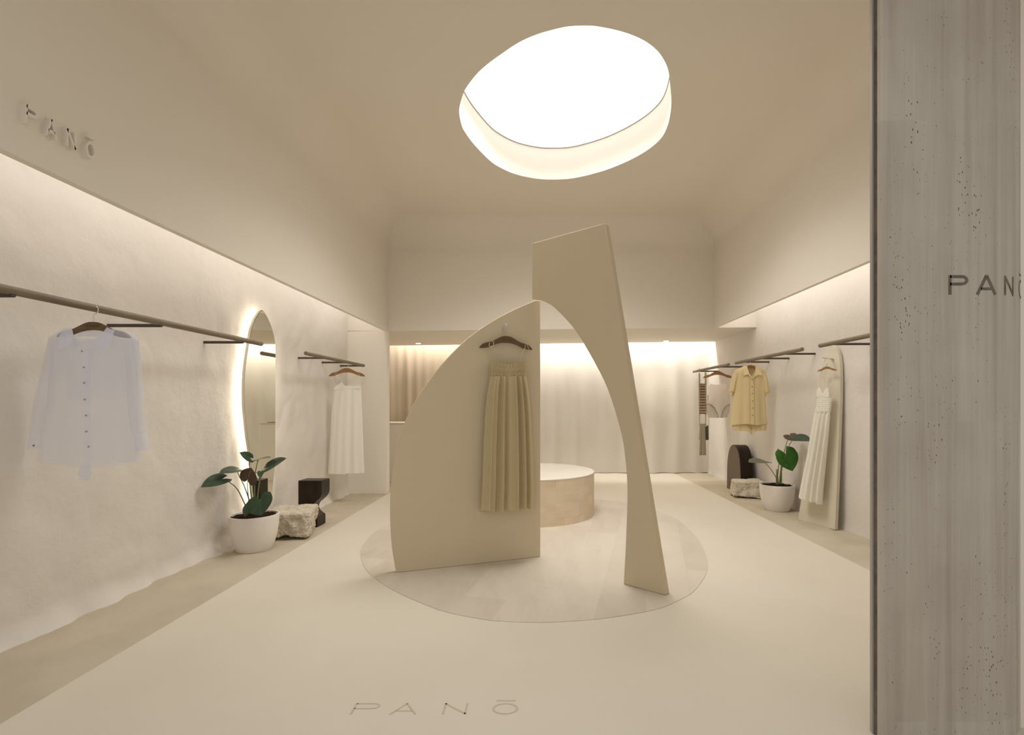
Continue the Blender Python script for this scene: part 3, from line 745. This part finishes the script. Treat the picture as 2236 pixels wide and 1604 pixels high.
# shirred bodice: many fine gathers in three bands
def bod(u, v):
    a = 2*PI*u; c = -math.cos(a); sn = math.sin(a); py = lerp(793.5, 826, v)
    L, R = interp([(793, 1068.5, 1142.5), (826, 1067, 1144)], py)
    top = (-3.5*math.exp(-((c+.62)/.25)**2)-3.0*math.exp(-((c-.62)/.25)**2)+3*math.exp(-(c/.4)**2))*(1-v)*(1 if sn > 0 else .3)
    g = .0042*math.sin(c*62+1.5*math.sin(v*9))*abs(math.sin(v*PI*2.5+.5))**.5+.002*math.sin(c*110)
    bands = -.0035*(math.exp(-((v-.33)/.05)**2)+math.exp(-((v-.66)/.05)**2)+math.exp(-((v-.98)/.05)**2))
    return lp.p((L+R)/2+(R-L)/2*math.copysign(abs(c)**.8, c), py+top, .056+(.022+bands+g)*math.copysign(abs(sn)**.7, sn))
MB().grid(420, 40, bod, closed=True).build('bodice', M['linen'], d, angle=180)
for pts_ in ([(1067, 797, .05), (1067, 775, .062), (1068, 757, .062)], [(1079.5, 790, .07), (1075, 776, .07), (1069, 757, .062)],
             [(1143, 798, .05), (1142.5, 780, .062), (1141, 762, .062)], [(1129, 791, .07), (1134, 777, .07), (1140.5, 762, .062)]):
    cord(lp, pts_, .0026, 'strap', M['linencord'], d)
for pts_ in ([(1065, 750, .062), (1063.5, 755, .066), (1066, 759, .066), (1072, 757, .066), (1073.5, 750, .062), (1071, 746, .058)], [(1060, 760, .05), (1059, 768, .05), (1062, 776, .045)],
             [(1141, 762, .066), (1143, 751, .062), (1148, 759, .062), (1151, 772, .06), (1147, 777, .06), (1142.5, 768, .062)]):
    cord(lp, pts_, .0024, 'bow', M['linencord'], d)
cord(lp, [(1067, 797, .052), (1066, 820, .06), (1066.5, 840, .06)], .0024, 'side_cord', M['linencord'], d)
cord(lp, [(1143.5, 798, .052), (1144, 822, .06), (1145, 838, .06)], .0024, 'side_cord', M['linencord'], d)

# ---- yellow shirt and shorts
yp = Plane(XRR, atX(1637, 0, XRR).y, -.03)
hanger(yp, (1637.5, 797), 62, 781, M['hanger'], 'oak hanger stamped PANŌ inside the collar of the yellow shirt', 1, mark=True)
sh = thing('shorts', yp.p(1637, 945, -.02), 'butter yellow shorts hanging beneath the yellow shirt', 'shorts')
rowsL = [(918, 1600, 1636, .03, .4), (930, 1599, 1637, .035, .5), (940.5, 1600.5, 1643, .035, .6)]
rowsR = [(918, 1638, 1674, .03, .4), (930, 1638, 1674, .035, .5), (940, 1641, 1672.5, .035, .6)]
garment(yp, rowsL, (4, .006), .0, N=80, steps=20, seed=1, hem=lambda c, f: (0 if not f else (11*max(0, c)**2))).build('leg', M['yellow'], sh, angle=180)
garment(yp, rowsR, (4, .006), .0, N=80, steps=20, seed=2, hem=lambda c, f: (0 if not f else (11*max(0, -c)**3-2*max(0, c)))).build('leg', M['yellow'], sh, angle=180)
sh = thing('shirt', yp.p(1637, 925), 'butter yellow short-sleeved button shirt hanging on the right wall rail', 'shirt')
rows = [(797.5, 1628, 1649, .02, .1), (802, 1618, 1658, .03, .2), (808, 1605, 1669, .042, .4), (815, 1601, 1671, .052, .5), (860, 1600, 1670, .058, .6), (900, 1598, 1672, .062, .7), (926, 1594, 1676, .066, .8)]
garment(yp, rows, (4.5, .012), .0, seed=31, neck=[(0, 26), (.15, 19), (.3, 11), (.5, 5), (.75, 2), (1, 0)], hem=lambda c, f: 1.2*math.sin(c*5)).build('body', M['yellow'], sh, angle=180)
sleeve(yp, [(1600.5, 812, 1612, 812, .03), (1594, 832, 1606, 838, .035), (1590, 853, 1602, 857, .035)], .015, seed=2).build('sleeve', M['yellow'], sh, angle=180)
sleeve(yp, [(1661, 812, 1670.5, 810, .03), (1665, 835, 1676, 831, .035), (1668.5, 857, 1680.5, 855, .035)], .015, seed=4).build('sleeve', M['yellow'], sh, angle=180)
sleeve(yp, [(1590, 852, 1601, 856, .03), (1592, 862, 1598, 863, .02)], .015, fa=.003, seed=2).build('cuff', M['yellow'], sh, angle=180)
sleeve(yp, [(1668.5, 857, 1680.5, 854, .03), (1672, 866, 1676, 864, .02)], .015, fa=.003, seed=2).build('cuff', M['yellow'], sh, angle=180)
polysheet(yp, [(1629.5, 797, .025), (1624, 803, .03), (1620, 820, .066), (1628, 818, .074), (1637.5, 826, .074), (1631, 812, .058)], .05, .006).build('collar', M['yellow'], sh, smooth=False, bevel=.001)
polysheet(yp, [(1648, 797.5, .025), (1654, 803, .03), (1660, 820, .066), (1650, 819, .074), (1637.8, 826, .074), (1646, 812, .058)], .05, .006).build('collar', M['yellow'], sh, smooth=False, bevel=.001)
sheet(yp, [(822, 1633.5, 1641, .068), (860, 1634, 1641.5, .073), (926, 1634.5, 1642, .080)]).build('placket', M['yellow'], sh)
for x, y in ((1637, 829), (1637, 844.3), (1637.5, 859.2), (1638, 875.4), (1638.3, 890.5), (1638.3, 906)): button(yp, x, y, .0845, .008, sh)

# ---- nude bodysuit
bp = Plane(XRR-.03, atX(1567, 0, XRR).y, -.02)
hanger(bp, (1566.5, 810.5), 64, 797.5, M['hanger'], 'oak hanger holding the nude swimsuit behind the yellow shirt', 1, mark=False)
d = thing('swimsuit', bp.p(1568, 900), 'pale nude one-piece swimsuit with thin straps hanging behind the yellow shirt', 'swimsuit')
body = [(1550, 839), (1552, 838), (1560, 839.5), (1568, 839.5), (1577, 839), (1584, 837.5), (1589, 842), (1588, 850), (1589, 862), (1592, 872), (1594, 880), (1590, 882), (1581, 889), (1576, 899), (1573.5, 910.7), (1569.7, 910.7), (1566, 900), (1560, 889), (1552, 882.5), (1544, 880), (1546, 872), (1548, 860), (1546.5, 848), (1548, 843)]
backp = [(1545, 862), (1544, 881), (1543.5, 898), (1549, 910.5), (1569, 911.5), (1574, 911.5), (1588, 910), (1592.5, 899), (1594, 881), (1592, 862)]
polysheet(bp, backp, -.012, .003).build('back_panel', M['nudeback'], d, smooth=False)
# puffed front
b = MB(); P0 = [bp.p(x, y, .012) for x, y in body]; ctr_ = bp.p(1568, 865, .03); m_ = len(P0)
P1 = [p.lerp(ctr_, .35)+Vector((0, -.01, 0)) for p in P0]
b.v += P0+P1+[ctr_]; b.f += [(i, (i+1) % m_, m_+(i+1) % m_, m_+i) for i in range(m_)]+[(m_+i, m_+(i+1) % m_, 2*m_) for i in range(m_)]
b.build('front_panel', M['nude'], d, angle=180)
for pts_ in ([(1551, 839, .02), (1547, 830, .02), (1544, 822, .012)], [(1544, 822, .012), (1544, 834, -.01), (1549, 842, -.01)], [(1588, 841, .02), (1590, 831, .02), (1591, 822, .012)], [(1584, 838, .01), (1589, 830, 0), (1591, 822, .012)]):
    cord(bp, pts_, .002, 'strap', M['string'], d)
cord(bp, [(1543.5, 881, -.01), (1543.5, 898, -.01), (1549, 910.5, -.01), (1570, 911.5, -.01)], .0016, 'piping', M['scarf_dark'], d)
cord(bp, [(1594, 881, -.01), (1592.5, 899, -.01), (1588, 910, -.01), (1573, 911.5, -.01)], .0016, 'piping', M['scarf_dark'], d)

# ---- hanging ladder with scarves
lpn = Plane(XRR, atX(1534, 0, XRR).y, .0)
lad = thing('scarf_ladder', lpn.p(1534, 927), 'small taupe hanging ladder rack hooked on the farthest right rail', 'display rack')
for xa, ya_, yb_ in ((1527, 815, 928), (1540.5, 812.5, 931)):
    MB().prism([lpn.p(xa-1.9, ya_, .01), lpn.p(xa+1.9, ya_, .01), lpn.p(xa+1.9, yb_, .01), lpn.p(xa-1.9, yb_, .01)], (0, .014, 0)).build('upright', M['board'], lad, smooth=False, bevel=.001)
for y in (839, 883, 926):
    MB().tube([lpn.p(1526, y+1, .003), lpn.p(1541.5, y-.5, .003)], .008, 12).build('rung', M['rail'], lad)
for xa, ya_ in ((1526.5, 816), (1539.8, 814)):
    cord(lpn, [(xa, ya_, .003), (xa-.3, 811, .004), (xa-1.5, 806.5, .024), (xa+.5, 803.2, .0), (xa+2.2, 806, -.024)], .0026, 'hook', M['alu'], lad)
def scarf(pl, rung_y, xa, xb, yf, yb_, n, mat, label, seed):
    b = MB(); u0, z0_ = pl.uv(xa, rung_y); u1, _ = pl.uv(xb, rung_y); _, zf = pl.uv(xa, yf); _, zb = pl.uv(xa, yb_)
    prof = [(-n, zb), (-n, lerp(zb, z0_, .5)), (-n, z0_-.01), (-n*.7, z0_+.006), (0, z0_+.011), (n*.7, z0_+.006), (n, z0_-.01), (n*1.15, lerp(z0_, zf, .3)), (n*1.3, lerp(z0_, zf, .6)), (n*1.4, zf)]
    P = spline([(a_, b_, 0) for a_, b_ in prof], 4)
    def f(u, v):
        i = v*(len(P)-1); p = P[int(round(i))]
        drop = max(0, (z0_-p.y)); wv = .007*math.sin(u*14+seed)*min(1, drop*8)+.004*math.sin(u*25+seed*2)*min(1, drop*8)
        return pl.pt(lerp(u0, u1, u)+(.06*drop*(u-.5)), p.y, .003+p.x+wv)
    b.grid(40, len(P), f)
    o = b.build('scarf', mat, None, angle=180, origin=pl.pt((u0+u1)/2, z0_, 0)); tag(o, label, 'scarf', 'scarves on the hanging ladder')
    sm = o.modifiers.new('cloth', 'SOLIDIFY'); sm.thickness = .003
scarf(lpn, 839, 1527.5, 1538, 903, 870, .016, M['scarf_brown'], 'brown and cream horizontally striped scarf draped over the top rung of the ladder', 1)
scarf(lpn, 926, 1528.2, 1539, 993, 960, .016, M['scarf_olive'], 'olive and cream vertically striped scarf draped over the bottom rung of the ladder', 2)
lp2 = Plane(XRR+.05, lpn.Y+.05, 0)
scarf(lp2, 930, 1540.2, 1546, 960, 955, .014, M['scarf_dark'], 'dark taupe scarf hanging at the right of the bottom rung of the ladder', 3)
scarf(lp2, 839, 1536.5, 1540.0, 871, 865, .012, M['scarf_dark'], 'narrow dark scarf peeking out behind the brown striped scarf', 5)

# ================================================================== ARCH BOARD leaning at right, sundress on it
BR = Vector((3.004, 1430/(1157-CY)*1.0, 0)); BR.x = (1822-CX)/F*BR.y
BL = Vector((0, 1430/(1135-CY), 0)); BL.x = (1742-CX)/F*BL.y
mid = (BR+BL)/2; brot = math.atan2(BR.y-BL.y, BR.x-BL.x)
bp2 = Plane(BR.x, BR.y, brot, lean=.040, z0=0)
bpx = [(1742,1135),(1751,1080),(1760,1020),(1768,960),(1777,892),(1786,834),(1795,797),(1803,773),(1812,757),(1820,755),(1827,764),(1832.5,782),(1834.5,810),(1834.5,860),(1832,930),(1828,1040),(1823,1157)]
pts = spline([bp2.p(x, y).to_tuple() for x, y in bpx], 4)
pts[0].z = max(.004, 0.0); pts[-1].z = .004
for p_ in pts: p_.z = max(p_.z, .004)
nb = Vector((-math.sin(brot), math.cos(brot), 0))
o = MB().prism(pts, nb*.042).build('arched_board', M['board'], bevel=.003, angle=25, origin=(mid.x, mid.y, 0))
tag(o, 'tall pointed-arch cream board leaning on the right wall behind the ivory sundress', 'display board')
pg = thing('wall_peg', atX(1808, 782, 2.93), 'long nickel peg sticking out near the top of the leaning cream board', 'peg')
Pa = bp2.p(1818, 784, .0); Pb = at(1796, 780.5, Pa.y-.12)
MB().tube([Pa, Pb], .008, 14).build('pin', M['chrome'], pg)
MB().tube([Pa, Pa.lerp(Pb, .06)], .016, 18).build('rosette', M['chrome'], pg)
# the dress hangs parallel to the board, a hand in front of it
hY = lerp(Pa.y, Pb.y, .5)
c_top = at(1807, 800, hY)
sdp = Plane(c_top.x, c_top.y, brot+.12, lean=.025, z0=c_top.z)
hanger(sdp, (1807, 800), 41, 783, M['hanger'], 'light oak hanger holding the ivory sundress on the leaning board', -1, mark=False)
d = thing('dress', sdp.p(1770, 1090), 'ivory long sundress with smocked waist hanging before the leaning cream board', 'dress')
rows = [(858, 1786.5, 1813, .02, .2), (875, 1784.5, 1815, .028, .2), (897, 1781, 1812.5, .022, .3), (905, 1778, 1812.5, .026, .6), (940, 1772, 1810, .035, .9), (1000, 1762, 1804, .045, 1.1), (1060, 1750, 1798, .055, 1.2), (1090, 1745.5, 1795, .055, 1.3)]
garment(sdp, rows, (4.2, .022), .0, N=200, steps=80, seed=14, hem=lambda c, f: 9*(c*.9)+1.0*math.sin(c*8)+2).build('skirt', M['sundress'], d, angle=180)
def sm(u, v):
    a = 2*PI*u; c = -math.cos(a); sn = math.sin(a); py = lerp(866, 899, v)
    L, R = interp([(866, 1785, 1815.5), (880, 1784.3, 1815), (899, 1780.5, 1812.8)], py)
    return sdp.p((L+R)/2+(R-L)/2*math.copysign(abs(c)**.8, c), py, (.030+.0012*math.sin(v*7*2*PI)+.0018*math.sin(c*30+2*math.sin(v*20)))*math.copysign(abs(sn)**.7, sn))
MB().grid(220, 60, sm, closed=True).build('smocked_waist', M['sundress'], d, angle=180)
cup = lambda pts_: polysheet(sdp, [(x, y, .028) for x, y in pts_], .028, .02).build('cup', M['sundress'], d, bevel=.006)
cup([(1786, 860), (1787, 852), (1791, 845), (1795, 851), (1799, 859), (1800, 866), (1786, 868)])
cup([(1799, 866), (1800, 858), (1805, 850), (1809.5, 845.5), (1812, 851), (1814, 860), (1814, 868)])
for pts_ in ([(1791, 845, .03), (1791, 825, .03), (1792, 809, .02)], [(1792, 809, .02), (1797, 830, 0), (1798, 855, 0)], [(1809, 845, .03), (1812, 826, .03), (1815, 808, .02)], [(1815, 808, .02), (1820, 826, 0), (1812, 850, 0)]):
    cord(sdp, pts_, .0034, 'strap', M['string'], d)

# ================================================================== MIRROR
XM = -2.735
mpx = [(570.7,678.5),(563,688),(556.7,699),(548.6,721.6),(543.8,750.8),(539,780),(535,812),(533.4,848),(534,887),(537,919),(540.5,952),(545.4,984),(548.6,1016.7),(551,1049),(553.5,1081.5),(558,1105),(566,1124),(575,1128),(583,1122),(590,1108),(594,1081.5),(596.6,1049),(600,1016.7),(601,984),(601.2,935),(601.6,854),(601.5,770),(600,744),(594,718),(584,694),(577,683)]
mo = spline([atX(x, y, XM).to_tuple() for x, y in mpx], 4, True)
mc = sum(mo, Vector())/len(mo)
mir = thing('mirror', (XM, mc.y, mc.z), 'tall leaf-shaped backlit mirror mounted on the left wall behind the potted plant', 'mirror')
MB().prism(mo, (-.022, 0, 0)).build('glass', M['mirror'], mir, smooth=False)
fo = [mc+(p-mc)*1.008 for p in mo]
b = MB(); n_ = len(mo); b.v += [Vector((XM-.001, p.y, p.z)) for p in fo]+[Vector((XM-.024, p.y, p.z)) for p in fo]
b.f += [(i, (i+1) % n_, n_+(i+1) % n_, n_+i) for i in range(n_)]+[tuple(range(2*n_-1, n_-1, -1))]
b.build('backing', M['board'], mir, angle=40)
ins = [Vector((XM-.034, mc.y+(p.y-mc.y)*.86, mc.z+(p.z-mc.z)*.965)) for p in mo]
MB().tube(ins+ins[:2], .006, 8, caps=False).build('light_strip', M['led'], mir)

# ================================================================== STOOLS
st = [(0, 0), (0, .485), (.245, .485), (.245, .36), (.238, .325), (.215, .29), (.18, .26), (.15, .235), (.132, .205), (.13, .175), (.145, .145), (.175, .12), (.197, .105), (.20, .085), (.20, 0)]
X0 = -2.535; Y0 = 5.27
o = MB().prism([(X0+x, Y0, z+.006) for x, z in st], (.012, .18, 0)).build('stool', M['dark'], None, bevel=.005, angle=30, origin=(X0+.12, Y0+.09, 0))
tag(o, 'glossy dark brown stool with S-curved side standing behind the left stone', 'stool')
as_ = thing('stool', (2.95, 7.46, 0), 'dark arch-shaped stool with brown end face standing behind the right stone', 'stool')
ar = []
for k in range(0, 41):
    a = PI*k/40; cxx = -math.cos(a); s_ = math.sin(a)
    ar.append((7.46+.262*math.copysign(abs(cxx)**.9, cxx), .06+.62*s_**.62))
ar = [(7.46-.27, .0)]+[(y, z) for y, z in ar]+[(7.46+.27, .0)]
MB().prism([(2.865, y, z+.006) for y, z in ar], (.175, 0, 0)).build('barrel', M['dark'], as_, angle=40, bevel=.003)
MB().prism([(2.865, 7.46+(y-7.46)*.985, (z+.006)*.99) for y, z in ar], (-.006, 0, 0)).build('end_face', M['brownface'], as_, angle=40)  # overlay coloured lighter as the lit side of the same dark stool

# ================================================================== STONES
def stone(cx, cy, sx, sy, sz, rz, seed, label):
    bb = bmesh.new(); bmesh.ops.create_cube(bb, size=1)
    bmesh.ops.subdivide_edges(bb, edges=bb.edges, cuts=62, use_grid_fill=True)
    for v in bb.verts:
        c = v.co.copy(); q = Vector((abs(c.x), abs(c.y), abs(c.z)))
        rr = (q.x**14+q.y**14+q.z**14)**(1/14); c = c*(.5/rr)
        p = Vector((c.x*sx, c.y*sy, c.z*sz)); nn = c.normalized()
        d_ = noise.noise(p*4.5+Vector((seed, 0, 0)))*.045+noise.noise(p*13+Vector((0, seed, 0)))*.022-abs(noise.noise(p*22))*.016+noise.noise(p*48)*.010
        if c.z > .3: d_ *= .45
        p += nn*d_
        p.x += .05*noise.noise(Vector((seed, p.z*4, 2))); p.y *= 1-.18*(c.z-.5)*0
        p.xy = p.xy*(1+.10*c.z)
        v.co = Matrix.Rotation(rz, 3, 'Z') @ p
    mn = min(v.co.z for v in bb.verts)
    me = bpy.data.meshes.new('stone'); 
    for v in bb.verts: v.co.z -= mn-.002
    for f in bb.faces: f.smooth = True
    bb.to_mesh(me); bb.free(); me.materials.append(M['stone'])
    o = bpy.data.objects.new('stone', me); COL.objects.link(o); o.location = (cx, cy, 0)
    tag(o, label, 'stone')
stone(-2.455, 4.975, .38, .46, .235, .22, 3.3, 'rough limestone block lying behind the left potted plant')
stone(2.86, 7.0, .36, .28, .21, -.18, 8.1, 'rough limestone block lying between dark arch stool and right potted plant')

# ================================================================== POTTED PLANTS
def leaf(parent, A, T, up, wd, mat, curl=.15, fold=.18, lobes=.38, wav=.0):
    """A = where the stalk joins, T = tip, up = leaf face normal hint"""
    A, T, up = Vector(A), Vector(T), Vector(up); ax = T-A; L = ax.length; ax.normalize()
    sd = ax.cross(up).normalized(); nn = sd.cross(ax).normalized()
    b = MB(); uv = []; NS, NW = 26, 8
    def outer(s):
        if s >= 0: return (1-s)**1.05*(1+1.4*s+.5*s*s)*(.93) if s < 1 else 0
        k = -s/lobes; return .93*math.sqrt(max(0, 1-k**2.4))*.98+.0
    def inner(s):
        if s >= 0: return 0
        k = -s/lobes; return .03+.38*k**1.3
    for side in (-1, 1):
        base = len(b.v)
        for i in range(NS+1):
            s = lerp(-lobes, 1, i/NS); o_, i_ = outer(s), inner(s)
            if s < 0: i_ = min(i_, .42); o_ = max(o_, i_)
            for j in range(NW+1):
                x = lerp(i_, o_, j/NW)*wd/2
                h = fold*x*(1-.4*j/NW)-curl*L*max(0, s)**2+wav*L*math.sin(s*9+side)*(x/wd)
                if s < 0: h -= .10*L*(-s/lobes)**2
                b.v.append(A+ax*s*L+sd*x*side+nn*h); uv.append((x/wd*2*side, s))
        for i in range(NS):
            for j in range(NW):
                q = (base+i*(NW+1)+j, base+i*(NW+1)+j+1, base+(i+1)*(NW+1)+j+1, base+(i+1)*(NW+1)+j)
                b.f.append(q if side > 0 else q[::-1])
    return b.build('leaf', mat, parent, angle=180, uv=uv)
def stalk(parent, pts, r0=.0075, r1=.0028):
    P = spline([Vector(p).to_tuple() for p in pts], 6); m = len(P)
    return MB().tube(P, [lerp(r0, r1, (i/(m-1))**.6) for i in range(m)], 10).build('stalk', M['stem'], parent)
def pot(cx, cy, label, rim_z=.315, rr=.2):
    t = thing('potted_plant', (cx, cy, .0), label, 'potted plant', 'white potted elephant ear plants')
    prof = [(.0001, .004), (.128, .004), (.142, .010), (.158, .045), (.178, .11), (.192, .19), (.199, .27), (.2, .308), (.197, .315), (.190, .315), (.186, .308), (.184, .26), (.1, .25), (.0001, .25)]
    P = spline([(a, b_, 0) for a, b_ in prof[:-3]], 3)
    MB().lathe([(p.x*rr/.2, p.y*rim_z/.315) for p in P]+[(.184*rr/.2, .2)], (cx, cy, 0), 72).build('pot', M['pot'], t, angle=50)
    b = MB()
    def f(u, v):
        a = 2*PI*u; r_ = .185*rr/.2*(1-v)
        return Vector((cx+r_*math.cos(a), cy+r_*math.sin(a), rim_z-.022+.028*(v)**.7+.018*noise.noise(Vector((r_*math.cos(a)*26, r_*math.sin(a)*26, cx)))))
    o = b.grid(72, 26, f, closed=True).build('soil', M['soil'], t, angle=30); return t
lx, ly = -2.545, 4.48
pl = pot(lx, ly, 'dark-leaved plant in a white pot beside the mirror on the left', .315, .2)
def q(x, y, Y): return at(x, y, Y)
base = Vector((lx, ly, .30))
fc = Vector((0, -1, .35))
def add_leaf(P, base, A, T, up, wd, mat, ctrl, curl=.15, fold=.18, wav=0, bx=0, by=0):
    leaf(P, A, T, up, wd, mat, curl, fold, wav=wav)
    stalk(P, [base+Vector((bx, by, 0))]+ctrl+[A])
# big arching leaves
add_leaf(pl, base, q(486, 1045, 4.27), q(439, 1060, 4.12), (.25, -.75, .8), .145, M['leaf_dark'], [q(537, 1105, 4.42), q(519, 1069, 4.36), q(503, 1054, 4.3)], .10, .25, bx=-.03)
add_leaf(pl, base, q(517, 1024, 4.36), q(479, 1029, 4.22), (.05, -.55, .9), .150, M['leaf_dark'], [q(545, 1095, 4.45), q(533, 1060, 4.42), q(521, 1036, 4.38)], .12, .1, wav=.02, bx=-.02)
add_leaf(pl, base, q(540.5, 1048, 4.36), q(548.5, 1021, 4.30), (.0, -1, -.15), .165, M['leaf_under'], [q(545, 1100, 4.45), q(541, 1070, 4.42)], .02, -.08, bx=-.01)
add_leaf(pl, base, q(546, 999, 4.50), q(525, 987, 4.42), (.25, -.8, .6), .09, M['leaf_dark'], [q(548, 1080, 4.5), q(544, 1030, 4.52)], .1, .15)
add_leaf(pl, base, q(564, 1003, 4.55), q(590, 996.5, 4.45), (.0, -.25, 1), .11, M['leaf_grey'], [q(556, 1080, 4.5), q(557, 1035, 4.55)], .05, .2, bx=.01)
add_leaf(pl, base, q(583, 1021, 4.45), q(625, 999.5, 4.35), (.25, -.70, .70), .14, M['leaf_dark'], [q(563, 1085, 4.48), q(569, 1045, 4.47)], .02, .25, bx=.02)
add_leaf(pl, base, q(569, 1030, 4.42), q(567, 1042, 4.36), (.3, -.9, .3), .05, M['leaf_dark'], [q(562, 1085, 4.46), q(566, 1050, 4.44)], .1, .3, bx=.015)
add_leaf(pl, base, q(567, 1090, 4.27), q(571.5, 1126, 4.20), (0, -1, .22), .235, M['leaf_dark'], [q(562, 1112, 4.43), q(564, 1098, 4.36)], -.05, .10, bx=.02, by=-.03)
add_leaf(pl, base, q(552, 1101, 4.34), q(534, 1127, 4.25), (-.15, -1, .3), .135, M['leaf_dark'], [q(552, 1115, 4.43)], -.04, .15, bx=-.01, by=-.02)
for dx, hgt in ((-.012, .14), (.018, .13)):
    MB().tube([base+Vector((dx, -.01, -.03)), base+Vector((dx*1.3, -.012, hgt*.5)), base+Vector((dx*1.5, -.01, hgt))], [.017, .012, .006], 12).build('stalk_base', M['stem_base'], pl)
rx, ry = 2.885, 6.14
prr = pot(rx, ry, 'green-leaved plant in a white pot between the stone and the leaning board', .315, .2)
base = Vector((rx+.01, ry, .30))
add_leaf(prr, base, q(1715, 990, 6.0), q(1731.5, 1028, 5.95), (-.1, -1, .3), .27, M['leaf_green'], [q(1699.5, 1025, 6.1), q(1703, 1003, 6.05)], .06, .15, wav=.03, bx=-.02)
add_leaf(prr, base, q(1736, 953.5, 5.75), q(1768, 961, 5.52), (-.15, -.75, .75), .19, M['leaf_dark'], [q(1708, 1020, 6.05), q(1722, 975, 5.9)], .05, .1, bx=.02)
add_leaf(prr, base, q(1725, 949.5, 5.95), q(1740, 964, 5.80), (-.15, -.95, .25), .16, M['leaf_under'], [q(1708, 1010, 6.1), q(1716, 972, 6.0)], -.05, -.1, bx=.02)
add_leaf(prr, base, q(1666, 1005.5, 6.1), q(1635, 1009, 5.9), (.05, -.25, 1), .20, M['leaf_grey'], [q(1696, 1045, 6.12), q(1683, 1024, 6.1)], .0, .12, bx=-.01)
for dx, hgt in ((-.012, .2), (.025, .26)):
    MB().tube([base+Vector((dx, -.01, -.03)), base+Vector((dx*1.2, -.012, hgt*.5)), base+Vector((dx*1.5, -.01, hgt))], [.02, .013, .006], 12).build('stalk_base', M['stem_base'], prr)
